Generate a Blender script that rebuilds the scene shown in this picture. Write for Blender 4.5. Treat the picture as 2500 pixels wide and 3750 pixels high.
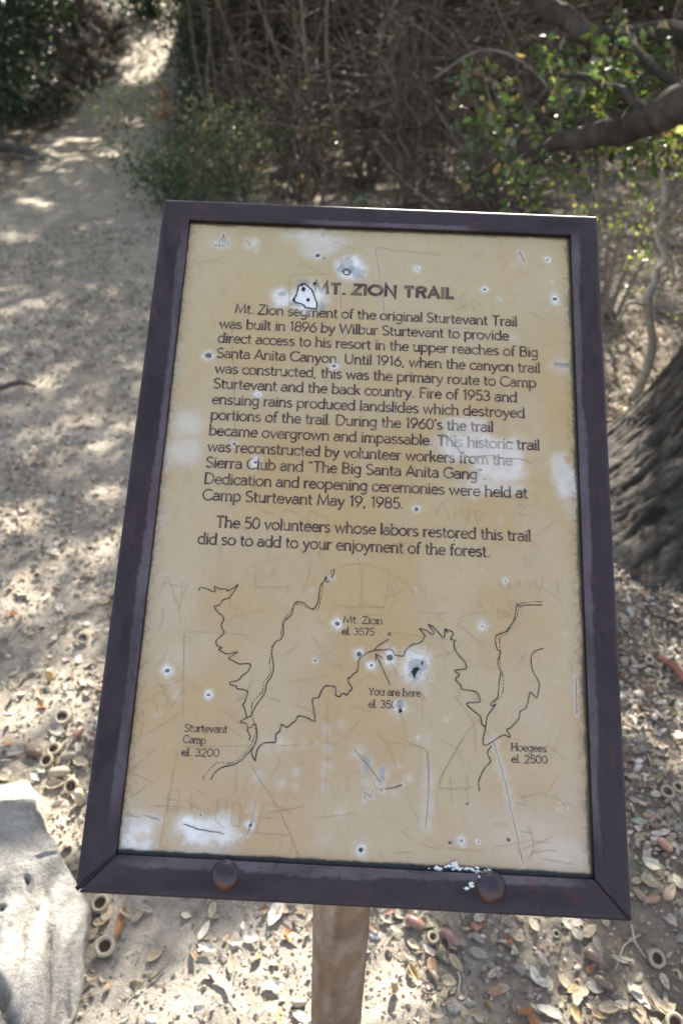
import bpy, math, random
import numpy as np
from mathutils import Vector, Matrix
SC = bpy.context.scene
for o in list(bpy.data.objects): bpy.data.objects.remove(o)
PI = math.pi
# ---------------------------------------------------------------- camera, sky, sun, exposure
CAM_Z = 1.3
PITCH, ROLL = math.radians(30), math.radians(2.1)
fwd = Vector((0, math.cos(PITCH), -math.sin(PITCH)))
u0 = Vector((0, math.sin(PITCH), math.cos(PITCH))); r0 = Vector((1, 0, 0))
cr = r0*math.cos(ROLL) + u0*math.sin(ROLL); cu = u0*math.cos(ROLL) - r0*math.sin(ROLL)
cd = bpy.data.cameras.new('camera'); cam = bpy.data.objects.new('camera', cd)
SC.collection.objects.link(cam)
cam.matrix_world = Matrix(((cr.x, cu.x, -fwd.x, 0), (cr.y, cu.y, -fwd.y, 0), (cr.z, cu.z, -fwd.z, CAM_Z), (0, 0, 0, 1)))
cd.sensor_fit = 'VERTICAL'; cd.sensor_height = 36; cd.sensor_width = 24
cd.lens = 36*2700/3750; cd.clip_start = .02; cd.clip_end = 500
cd.dof.use_dof = True; cd.dof.focus_distance = .74; cd.dof.aperture_fstop = 5.2; cd.dof.aperture_blades = 7
SC.camera = cam

SUN_EL, SUN_AZ = math.radians(39), math.radians(10)
SUN = Vector((math.sin(SUN_AZ)*math.cos(SUN_EL), math.cos(SUN_AZ)*math.cos(SUN_EL), math.sin(SUN_EL)))
w = bpy.data.worlds.new('World'); SC.world = w; w.use_nodes = True
wn = w.node_tree.nodes; wl = w.node_tree.links
sky = wn.new('ShaderNodeTexSky'); sky.sky_type = 'NISHITA'; sky.sun_disc = False
sky.sun_elevation = SUN_EL; sky.sun_rotation = SUN_AZ; sky.altitude = 600; sky.air_density = .8; sky.dust_density = 4; sky.ozone_density = .3
wn['Background'].inputs[1].default_value = .10
hs = wn.new('ShaderNodeHueSaturation'); hs.inputs['Saturation'].default_value = .55
wl.new(sky.outputs[0], hs.inputs['Color']); wl.new(hs.outputs[0], wn['Background'].inputs[0])
sl = bpy.data.lights.new('sun', 'SUN'); sl.energy = 5; sl.angle = math.radians(.55); sl.color = (1, .93, .82)
so = bpy.data.objects.new('sun', sl); SC.collection.objects.link(so)
so.rotation_euler = SUN.to_track_quat('Z', 'Y').to_euler()
SC.view_settings.view_transform = 'Standard'; SC.view_settings.look = 'None'
SC.view_settings.gamma = 1; SC.view_settings.use_curve_mapping = False
SC.view_settings.exposure = 2.25

# ---- measurements: panel millimetres (u right, v up) and ground metres (x, y)
PRINT = [('MT. ZION TRAIL', (-65.9, 290.8), (88.3, 290.7), 1), ('Mt. Zion segment of the original Sturtevant Trail', (-149.8, 263.2), (156.7, 261.4), 0), ('was built in 1896 by Wilbur Sturtevant to provide', (-165.1, 244.4), (147.4, 244.0), 0), ('direct access to his resort in the upper reaches of Big', (-165.2, 227.3), (178.6, 225.8), 0), ('Santa Anita Canyon. Until 1916, when the canyon trail', (-165.0, 209.3), (180.4, 207.3), 0), ('was constructed, this was the primary route to Camp', (-165.0, 191.3), (175.7, 190.0), 0), ('Sturtevant and the back country. Fire of 1953 and', (-165.1, 173.7), (155.5, 172.4), 0), ('ensuing rains produced landslides which destroyed', (-164.9, 155.7), (163.2, 154.9), 0), ("portions of the trail. During the 1960's the trail", (-164.7, 138.0), (130.2, 137.7), 0), ('became overgrown and impassable. This historic trail', (-164.9, 120.5), (178.0, 119.7), 0), ('was reconstructed by volunteer workers from the', (-164.6, 102.8), (149.4, 101.9), 0), ('Sierra Club and “The Big Santa Anita Gang”.', (-164.7, 85.2), (122.4, 85.1), 0), ('Dedication and reopening ceremonies were held at', (-164.8, 67.7), (164.6, 67.3), 0), ('Camp Sturtevant May 19, 1985.', (-164.9, 50.2), (38.8, 50.3), 0), ('The 50 volunteers whose labors restored this trail', (-148.7, 22.3), (167.0, 22.4), 0), ('did so to add to your enjoyment of the forest.', (-165.2, 4.4), (126.4, 4.5), 0), ('Sturtevant', (-160.3, -176.1), (-120.5, -175.5), 2), ('Camp', (-160.8, -186.2), (-139.6, -186.4), 2), ('el. 3200', (-160.8, -197.8), (-125.9, -197.0), 2), ('Mt. Zion', (-16.0, -67.6), (21.7, -67.2), 2), ('el. 3575', (-16.8, -79.1), (14.0, -78.5), 2), ('You are here', (11.2, -134.7), (60.0, -133.9), 2), ('el. 3500', (11.2, -146.1), (43.0, -145.6), 2), ('Hoegees', (145.7, -178.7), (178.1, -178.6), 2), ('el. 2500', (145.9, -189.2), (178.8, -188.6), 2)]
MAPLINES = [(1.15, 0, [(-160.0, -43.0), (-158.8, -39.8), (-156.9, -39.6), (-151.7, -40.7), (-145.7, -43.1), (-143.3, -42.2), (-144.9, -38.7), (-143.7, -37.9), (-140.1, -40.0), (-132.7, -40.1), (-131.9, -41.7), (-129.2, -40.8), (-124.8, -37.7), (-122.2, -35.0), (-121.8, -36.0), (-125.2, -42.1), (-128.6, -47.7), (-130.0, -49.0), (-135.3, -51.1), (-137.2, -55.1), (-140.2, -56.8), (-142.9, -57.4), (-142.3, -59.2), (-137.9, -64.3), (-135.0, -65.7), (-132.6, -69.4), (-133.4, -71.8), (-134.6, -75.6), (-133.2, -79.4), (-131.0, -82.3), (-133.0, -85.1), (-137.5, -89.4), (-138.2, -92.0), (-136.3, -95.8), (-132.2, -97.1), (-134.8, -99.0), (-130.8, -101.2), (-126.9, -102.7), (-123.1, -102.2), (-116.8, -100.4), (-120.7, -103.8), (-124.7, -106.7), (-119.5, -109.4), (-114.0, -111.7), (-108.0, -111.1), (-104.2, -111.2), (-103.0, -112.7), (-105.2, -118.4), (-110.1, -122.3), (-112.8, -126.1), (-117.1, -128.0), (-120.8, -129.1), (-121.7, -130.6), (-119.1, -131.9), (-115.2, -132.7), (-114.3, -134.9), (-109.0, -135.2), (-104.4, -136.6), (-103.7, -138.0), (-105.5, -145.3), (-106.2, -147.5), (-107.9, -149.1), (-105.9, -151.8), (-102.8, -161.0)]), (1.15, 0, [(-98.9, -159.4), (-102.8, -161.0), (-108.7, -165.1), (-103.6, -166.0), (-101.0, -170.1), (-101.3, -172.3), (-98.2, -177.8), (-99.4, -181.1)]), (1.3, 0, [(-101.4, -170.2), (-98.1, -169.3), (-96.4, -167.1), (-94.6, -166.7), (-93.0, -169.1), (-92.0, -177.5), (-93.0, -183.2), (-95.2, -188.2), (-96.0, -190.3), (-95.2, -193.7), (-93.8, -196.5), (-91.8, -199.1), (-91.5, -193.6), (-90.7, -189.3), (-88.7, -186.2), (-85.2, -183.2), (-78.7, -182.1), (-74.3, -181.6), (-74.4, -176.7), (-73.9, -173.8), (-71.3, -172.3), (-70.5, -168.7), (-69.6, -165.5), (-67.3, -166.7), (-64.2, -167.7), (-60.7, -164.7), (-56.5, -161.2), (-55.6, -158.8), (-53.1, -156.9), (-46.3, -158.3), (-39.5, -161.1), (-38.6, -158.7), (-40.7, -148.7), (-41.7, -140.9), (-36.3, -139.2), (-34.3, -134.0), (-31.6, -129.5), (-29.4, -128.2), (-21.9, -128.6), (-20.3, -131.2), (-20.3, -136.2), (-16.2, -137.5), (-14.8, -135.3), (-11.9, -134.4), (-10.0, -136.0), (-7.5, -132.7), (-5.0, -129.0), (-8.6, -124.1), (-8.8, -119.7), (-7.5, -119.8), (-4.5, -116.0), (-0.5, -112.6), (0.5, -102.7), (4.0, -98.4), (8.9, -95.2), (14.7, -92.9), (23.9, -91.8), (31.4, -91.3), (34.9, -96.1), (39.2, -96.7), (43.4, -96.5), (44.9, -91.5), (50.7, -85.9), (57.4, -83.9), (60.7, -81.6), (63.1, -77.3), (62.2, -74.8), (58.3, -70.0), (63.9, -70.9), (70.7, -74.9), (71.5, -71.9), (66.6, -65.7), (71.4, -67.7), (75.4, -71.7), (81.7, -77.3), (82.8, -68.8), (85.0, -72.1), (84.1, -69.6), (89.6, -71.4), (90.6, -73.5), (88.4, -78.6), (93.0, -79.6), (91.3, -81.8), (92.4, -87.6), (97.8, -95.6), (102.0, -99.5), (103.4, -103.6), (102.9, -106.1), (93.7, -107.6), (93.2, -109.3), (97.1, -111.7), (93.3, -116.3), (98.3, -121.7), (99.6, -125.2), (110.4, -126.3), (114.9, -129.0), (116.5, -133.8), (116.2, -136.2), (111.3, -136.9), (105.5, -137.5), (104.2, -139.5), (110.4, -144.5), (117.0, -149.7), (118.2, -156.0), (121.9, -158.9)]), (1.1, 0, [(121.9, -158.9), (119.4, -170.0), (119.9, -174.7), (122.7, -175.0), (127.6, -172.0), (134.9, -167.0), (139.8, -165.2), (144.2, -167.0), (143.9, -164.2), (141.5, -160.4), (144.8, -158.6), (148.9, -154.5), (153.1, -149.6), (154.5, -143.2), (159.8, -139.7), (162.4, -131.6), (163.8, -125.1), (167.4, -127.4), (170.7, -129.3), (172.9, -118.2), (172.7, -115.0), (168.6, -107.9), (166.3, -102.2), (165.6, -92.4), (169.1, -86.5), (177.5, -83.1)]), (1.1, 0, [(14.7, -92.9), (17.9, -88.6), (22.8, -85.1), (28.6, -81.4)]), (0.9, 0, [(27.1, -74.7), (30.9, -78.2)]), (0.9, 0, [(30.8, -74.5), (27.2, -78.3)]), (1.2, 0, [(177.6, -41.1), (164.0, -41.7), (155.5, -43.3), (152.9, -41.8), (150.6, -52.9), (149.3, -58.1), (145.0, -64.2), (141.6, -68.6), (136.5, -71.0), (132.3, -73.2), (131.4, -77.4), (133.0, -85.7), (136.4, -88.0), (133.8, -97.2), (135.4, -105.3), (136.2, -108.6), (134.5, -120.0), (133.5, -130.6), (130.2, -133.9), (126.9, -137.3), (128.1, -139.3), (131.4, -137.6), (127.7, -142.8), (123.6, -148.6), (122.4, -154.2), (121.9, -158.9)]), (0.8, 1, [(177.4, -38.0), (169.2, -38.1), (155.5, -40.8), (152.8, -52.8), (148.4, -61.5), (141.6, -71.1), (135.6, -73.9), (135.5, -85.6), (135.5, -95.5), (138.7, -113.3), (138.6, -124.7), (136.0, -131.2), (129.4, -136.1)]), (1.2, 0, [(127.5, -175.1), (123.5, -181.5), (126.3, -189.1), (122.6, -193.4), (119.4, -197.8), (116.5, -204.1), (115.3, -207.2), (115.8, -215.5)]), (1.2, 0, [(-27.6, -14.8), (-27.8, -19.5), (-29.4, -24.8)]), (1.2, 0, [(-31.6, -27.1), (-34.7, -28.2), (-35.4, -23.0), (-37.3, -27.8), (-39.9, -31.1), (-40.9, -36.6), (-41.5, -44.4), (-42.7, -50.9), (-44.5, -54.1), (-47.1, -55.5), (-51.0, -54.1), (-55.1, -50.4), (-59.7, -49.4), (-63.6, -49.8), (-65.6, -54.0), (-66.7, -61.0), (-70.2, -65.7), (-74.2, -70.5), (-73.8, -81.1), (-76.1, -86.9), (-80.9, -89.0), (-83.0, -95.1), (-83.4, -101.0), (-81.7, -109.1), (-80.9, -114.3), (-82.3, -121.7), (-86.6, -129.2), (-87.2, -136.5), (-90.5, -142.5), (-94.5, -148.4), (-97.1, -154.3), (-98.9, -159.4)]), (0.8, 1, [(-30.6, -15.7), (-29.9, -22.0), (-37.8, -28.3), (-38.7, -39.6), (-40.9, -55.2), (-45.5, -56.6), (-54.9, -53.5), (-58.1, -51.4), (-64.2, -51.6), (-68.3, -59.5), (-75.4, -69.0), (-76.2, -85.7), (-84.3, -93.6), (-85.1, -110.0), (-83.3, -118.8), (-89.4, -127.9), (-89.5, -136.6), (-98.5, -145.7), (-99.1, -157.2), (-94.6, -167.0), (-93.3, -174.0), (-96.2, -184.0), (-101.4, -192.6), (-110.9, -201.2), (-116.7, -202.4), (-127.0, -201.9), (-131.7, -206.6), (-137.5, -213.7), (-138.9, -217.9)]), (1.3, 0, [(-95.6, -188.2), (-98.5, -192.2), (-101.8, -196.1), (-105.9, -199.8), (-110.8, -203.1), (-120.8, -205.8), (-126.3, -209.1), (-129.6, -213.3), (-131.6, -217.8)]), (1.0, 0, [(31.3, -124.6), (23.6, -109.8), (16.5, -96.2)]), (1.0, 0, [(16.7, -102.4), (16.5, -95.8), (22.8, -99.5)])]
SCRATCHES = [(0.9, 0.7, [(-1.3, -183.3), (7.7, -193.0), (17.8, -203.5), (25.3, -213.2)]), (1.0, 0.8, [(10.8, -228.8), (11.6, -221.4), (16.9, -226.1), (17.5, -217.8)]), (2.6, 0.95, [(29.0, -218.0), (35.5, -217.1), (42.1, -214.9), (45.6, -213.3)]), (1.0, 0.9, [(28.9, -216.7), (25.1, -219.1), (27.3, -220.9)]), (0.7, 0.6, [(-206.8, -249.4), (-197.6, -252.7), (-192.3, -253.0)]), (0.9, 0.8, [(-191.1, -250.8), (-181.7, -252.8), (-173.7, -254.4)]), (1.3, 1, [(-152.7, -256.6), (-144.2, -259.1), (-137.1, -260.9), (-128.2, -261.6), (-115.0, -263.1)]), (0.6, 0.5, [(-167.8, -210.7), (-167.1, -225.7), (-169.3, -245.7), (-171.6, -265.3), (-172.9, -281.7)]), (0.7, 0.6, [(-98.3, -198.9), (-84.3, -218.4), (-74.7, -229.6), (-64.9, -244.0), (-55.0, -261.3), (-45.0, -281.7)]), (0.55, 0.42, [(-169.4, -228.3), (-160.0, -228.7), (-159.3, -245.2), (-169.4, -244.8), (-169.4, -228.3)]), (0.55, 0.42, [(-169.4, -236.6), (-159.7, -236.6)]), (0.55, 0.42, [(-154.5, -235.9), (-147.9, -239.7)]), (0.55, 0.42, [(-148.6, -229.0), (-147.2, -247.1)]), (0.55, 0.42, [(-143.9, -227.1), (-135.5, -230.9)]), (0.55, 0.42, [(-143.1, -238.6), (-147.8, -241.3), (-138.8, -242.9), (-136.6, -247.4)]), (0.55, 0.42, [(-123.4, -233.6), (-114.9, -234.8), (-116.3, -248.0)]), (0.55, 0.42, [(-123.8, -233.6), (-124.2, -252.5), (-116.3, -257.8)]), (0.55, 0.42, [(-109.5, -235.4), (-101.3, -238.3), (-102.4, -257.1), (-109.6, -255.0), (-109.5, -235.4)]), (0.55, 0.42, [(-96.4, -234.0), (-103.1, -258.8)]), (0.55, 0.42, [(-87.7, -232.7), (-94.8, -264.9)]), (0.55, 0.42, [(-100.6, -247.0), (-91.9, -246.1)]), (0.55, 0.42, [(-80.5, -234.8), (-86.7, -261.2), (-59.3, -261.6)]), (0.55, 0.42, [(-79.5, -235.6), (-58.1, -239.5)]), (0.55, 0.42, [(-83.0, -248.1), (-69.0, -248.2)]), (0.8, 0.85, [(-94.0, -264.0), (-88.5, -245.1)]), (0.8, 0.8, [(128.8, -171.1), (135.8, -192.9), (142.6, -219.3), (144.2, -229.1), (148.4, -245.2), (155.3, -278.4)]), (0.7, 0.7, [(66.8, -180.9), (69.2, -197.7), (69.5, -212.8), (68.4, -232.7), (67.0, -250.7)]), (0.7, 0.55, [(91.4, -130.1), (110.5, -154.8), (112.1, -162.6), (112.1, -181.3)]), (0.6, 0.5, [(118.7, -148.0), (101.5, -167.8), (88.7, -190.1), (79.2, -208.9), (78.5, -215.0)]), (0.6, 0.45, [(40.9, -171.8), (66.2, -181.8)]), (0.6, 0.5, [(101.9, -168.9), (80.8, -203.9), (78.3, -214.9), (95.1, -215.7)]), (1.0, 0.8, [(208.2, -108.8), (207.6, -144.6)]), (0.8, 0.75, [(75.6, 131.7), (82.9, 129.4), (90.3, 122.0), (96.1, 114.5), (105.8, 108.1), (115.5, 110.2), (128.5, 111.3), (143.0, 108.9), (159.2, 109.2), (165.6, 107.1), (170.4, 103.4)]), (0.8, 0.6, [(76.3, 134.0), (86.2, 128.7), (93.5, 132.5)]), (0.7, 0.5, [(86.2, 129.6), (87.8, 134.5)]), (0.7, 0.6, [(-153.0, 256.7), (-149.2, 223.0), (-144.0, 181.0), (-140.0, 143.6), (-135.0, 100.2)]), (0.6, 0.45, [(-93.6, 312.0), (-90.6, 258.9)]), (0.6, 0.55, [(-93.3, 312.4), (-76.9, 315.1), (-45.6, 316.7)]), (0.7, 0.7, [(-38.1, 315.5), (-33.1, 254.9), (-30.6, 243.7)]), (0.7, 0.7, [(-0.2, 353.1), (6.4, 314.6), (13.0, 272.2), (15.3, 253.3)]), (0.6, 0.55, [(-0.2, 353.7), (19.3, 349.4), (42.1, 348.4), (75.4, 345.5)]), (0.6, 0.5, [(1.8, 299.1), (72.5, 303.0)]), (0.6, 0.6, [(22.2, 250.8), (64.6, 254.7), (109.6, 256.2)]), (0.6, 0.35, [(95.8, 296.3), (96.8, 282.8), (104.5, 284.1)]), (0.6, 0.35, [(88.2, 277.6), (104.5, 283.2)]), (0.6, 0.35, [(107.9, 293.0), (109.6, 277.7)]), (0.6, 0.35, [(107.4, 293.3), (118.7, 283.8)]), (0.6, 0.35, [(86.4, 286.8), (95.0, 282.2)]), (0.6, 0.35, [(71.9, 44.4), (78.9, 59.6), (87.8, 37.0)]), (0.6, 0.35, [(90.1, 55.2), (91.8, 40.5)]), (0.6, 0.35, [(97.2, 52.2), (105.2, 40.3), (105.7, 54.3)]), (0.6, 0.35, [(110.7, 52.0), (121.0, 49.2), (113.9, 38.2), (110.7, 52.0)]), (0.6, 0.35, [(152.9, 59.8), (163.2, 59.4), (155.9, 48.7), (165.9, 48.9)]), (0.6, 0.42, [(-86.8, 32.1), (-80.5, 44.7), (-66.6, 39.6)]), (0.6, 0.42, [(-59.8, 30.9), (-54.9, 43.1), (-34.7, 35.8)]), (0.6, 0.42, [(-57.7, 36.7), (-45.5, 16.1)]), (0.6, 0.42, [(-30.5, 31.5), (-45.9, -4.7)]), (0.6, 0.42, [(-43.5, -4.6), (-38.9, 11.6)]), (0.6, 0.42, [(-15.8, 22.4), (-7.4, 9.9)]), (0.6, 0.42, [(24.7, 39.8), (15.0, -1.1)]), (0.6, 0.42, [(-72.2, 14.9), (-57.8, -2.1)]), (0.55, 0.3, [(-106.0, -20.1), (-104.7, -37.3), (-71.1, -34.6), (-74.6, -46.0)]), (0.55, 0.3, [(-191.0, -29.6), (-181.2, -55.6)]), (0.55, 0.3, [(-191.7, -29.6), (-200.2, -51.9)]), (0.55, 0.3, [(-171.5, -36.5), (-177.5, -61.6)]), (0.55, 0.3, [(-200.1, -152.0), (-178.1, -135.0), (-165.4, -126.8)]), (0.55, 0.3, [(-184.1, -141.8), (-180.4, -152.5)]), (0.55, 0.3, [(-165.7, -138.8), (-175.1, -155.8)]), (0.55, 0.3, [(-192.5, -146.6), (-185.4, -163.5)]), (0.55, 0.3, [(-170.1, -88.7), (-166.7, -116.8)]), (0.55, 0.3, [(-163.3, -190.0), (-168.1, -220.7)]), (0.55, 0.3, [(-162.6, -190.0), (-97.5, -186.2), (-82.8, -186.2)]), (0.55, 0.3, [(-110.1, -190.3), (-107.3, -227.0)]), (0.55, 0.3, [(-74.1, -185.2), (-56.6, -183.5), (-35.9, -180.4)]), (0.55, 0.3, [(-96.9, -137.0), (-69.4, -145.8)]), (0.55, 0.3, [(-163.8, -83.1), (-131.7, -82.6), (-105.6, -84.9)]), (0.55, 0.3, [(-57.4, -146.7), (-21.0, -161.4)]), (0.55, 0.3, [(-46.4, -79.8), (-30.6, -104.5)]), (0.55, 0.3, [(-28.8, -139.5), (-24.7, -190.4), (-25.2, -222.0)]), (0.55, 0.3, [(-208.8, -215.7), (-185.1, -192.4)]), (0.55, 0.3, [(-169.9, -82.6), (-163.0, -164.6)]), (0.55, 0.33, [(1.2, -7.2), (-0.6, -48.1), (22.6, -51.3), (28.3, -15.6), (1.2, -7.2)]), (0.55, 0.33, [(-27.8, -51.1), (22.6, -51.7)]), (0.55, 0.33, [(28.7, -28.6), (33.3, -39.7), (27.0, -57.1)]), (0.55, 0.33, [(42.2, -19.3), (52.1, -38.8)]), (0.55, 0.33, [(136.9, -17.5), (138.6, -28.7)]), (0.55, 0.33, [(140.4, -17.3), (146.3, -28.3), (146.4, -18.8)]), (0.55, 0.33, [(150.6, -21.2), (155.0, -17.5), (155.7, -25.3), (150.6, -21.2)]), (0.55, 0.33, [(162.7, -16.2), (165.2, -20.5), (165.6, -28.3)]), (0.55, 0.33, [(169.6, -17.7), (179.1, -13.7), (175.4, -28.7), (169.6, -17.7)]), (0.55, 0.33, [(105.2, -53.4), (124.4, -49.9), (120.5, -55.2)]), (0.55, 0.33, [(99.3, -60.5), (93.4, -65.8)]), (0.55, 0.33, [(133.3, -47.0), (134.1, -57.1), (144.3, -53.2), (133.3, -47.0)]), (0.55, 0.33, [(143.6, -39.3), (153.8, -39.5), (147.8, -46.3), (143.6, -39.3)]), (0.55, 0.33, [(73.8, -56.6), (84.0, -52.7)]), (0.55, 0.33, [(75.5, -55.6), (80.7, -64.7)]), (0.55, 0.33, [(92.5, -59.1), (102.7, -55.2)]), (0.55, 0.33, [(114.6, -39.3), (118.8, -45.1), (112.9, -46.2)]), (0.55, 0.33, [(30.1, -74.7), (62.3, -77.3), (94.4, -80.0)]), (0.55, 0.33, [(69.1, -80.4), (64.3, -97.2)]), (0.55, 0.33, [(77.5, -80.8), (86.1, -92.9)]), (0.55, 0.33, [(192.0, -14.9), (194.9, -33.8)]), (0.55, 0.33, [(71.0, -96.9), (87.7, -92.0)]), (0.55, 0.33, [(50.8, -91.2), (59.2, -94.1)]), (0.55, 0.33, [(18.2, -167.0), (28.3, -175.9), (62.6, -179.7), (68.3, -184.1), (68.9, -217.0)]), (0.55, 0.33, [(28.2, -174.4), (40.4, -200.8)]), (0.55, 0.33, [(78.7, -172.0), (101.6, -181.8)]), (0.55, 0.33, [(147.1, -167.2), (155.2, -170.7)]), (0.55, 0.33, [(61.6, -129.9), (63.0, -160.2)]), (0.55, 0.33, [(190.1, -21.9), (195.2, -23.4)]), (0.6, 0.4, [(159.7, -243.0), (164.7, -255.7), (162.6, -271.8)]), (0.6, 0.4, [(164.7, -256.5), (180.2, -256.6)]), (0.6, 0.4, [(162.8, -265.4), (187.0, -262.6)]), (0.6, 0.4, [(152.7, -248.2), (164.8, -249.3)]), (0.6, 0.4, [(149.0, -261.3), (155.8, -272.1)]), (0.6, 0.4, [(154.9, -217.0), (158.3, -225.1)]), (0.6, 0.4, [(168.0, -262.0), (157.5, -272.0)]), (0.6, 0.4, [(147.8, -224.0), (158.3, -225.9)]), (0.6, 0.4, [(88.8, -201.8), (90.8, -227.5)]), (0.6, 0.4, [(104.7, -199.4), (105.6, -214.4), (98.6, -216.4)]), (0.6, 0.4, [(110.9, -212.5), (88.0, -215.2)]), (0.6, 0.4, [(104.8, -217.8), (105.7, -227.6)]), (0.6, 0.4, [(55.8, -233.3), (60.4, -242.9)]), (0.6, 0.4, [(44.9, -251.7), (53.8, -261.0)]), (0.6, 0.4, [(153.1, -219.6), (167.2, -216.4)]), (1.0, 0.9, [(190.4, -221.9), (196.7, -226.2)]), (1.0, 0.9, [(187.1, -227.7), (190.5, -229.2)]), (0.9, 0.9, [(58.9, -171.0), (58.9, -171.5)]), (1.1, 0.9, [(-182.8, 346.7), (-173.0, 346.1), (-168.1, 346.0)]), (0.8, 0.9, [(-176.6, 347.0), (-170.8, 361.4), (-171.0, 347.2)]), (0.8, 0.9, [(-170.8, 361.4), (-167.5, 347.4)]), (0.8, 0.9, [(-164.0, 353.6), (-165.5, 344.9)]), (0.9, 0.9, [(-144.3, 355.5), (-139.8, 345.6)]), (0.9, 0.9, [(-135.2, 347.5), (-132.5, 342.0)]), (0.9, 0.9, [(-61.8, 374.6), (-58.5, 361.5)]), (0.8, 0.6, [(-100.6, 370.8), (-104.8, 366.5)]), (1.3, 0.9, [(160.3, 355.1), (163.7, 347.6), (166.2, 339.4)]), (1.6, 0.6, [(194.3, 219.5), (201.8, 218.0), (213.6, 219.8)])]
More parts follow.
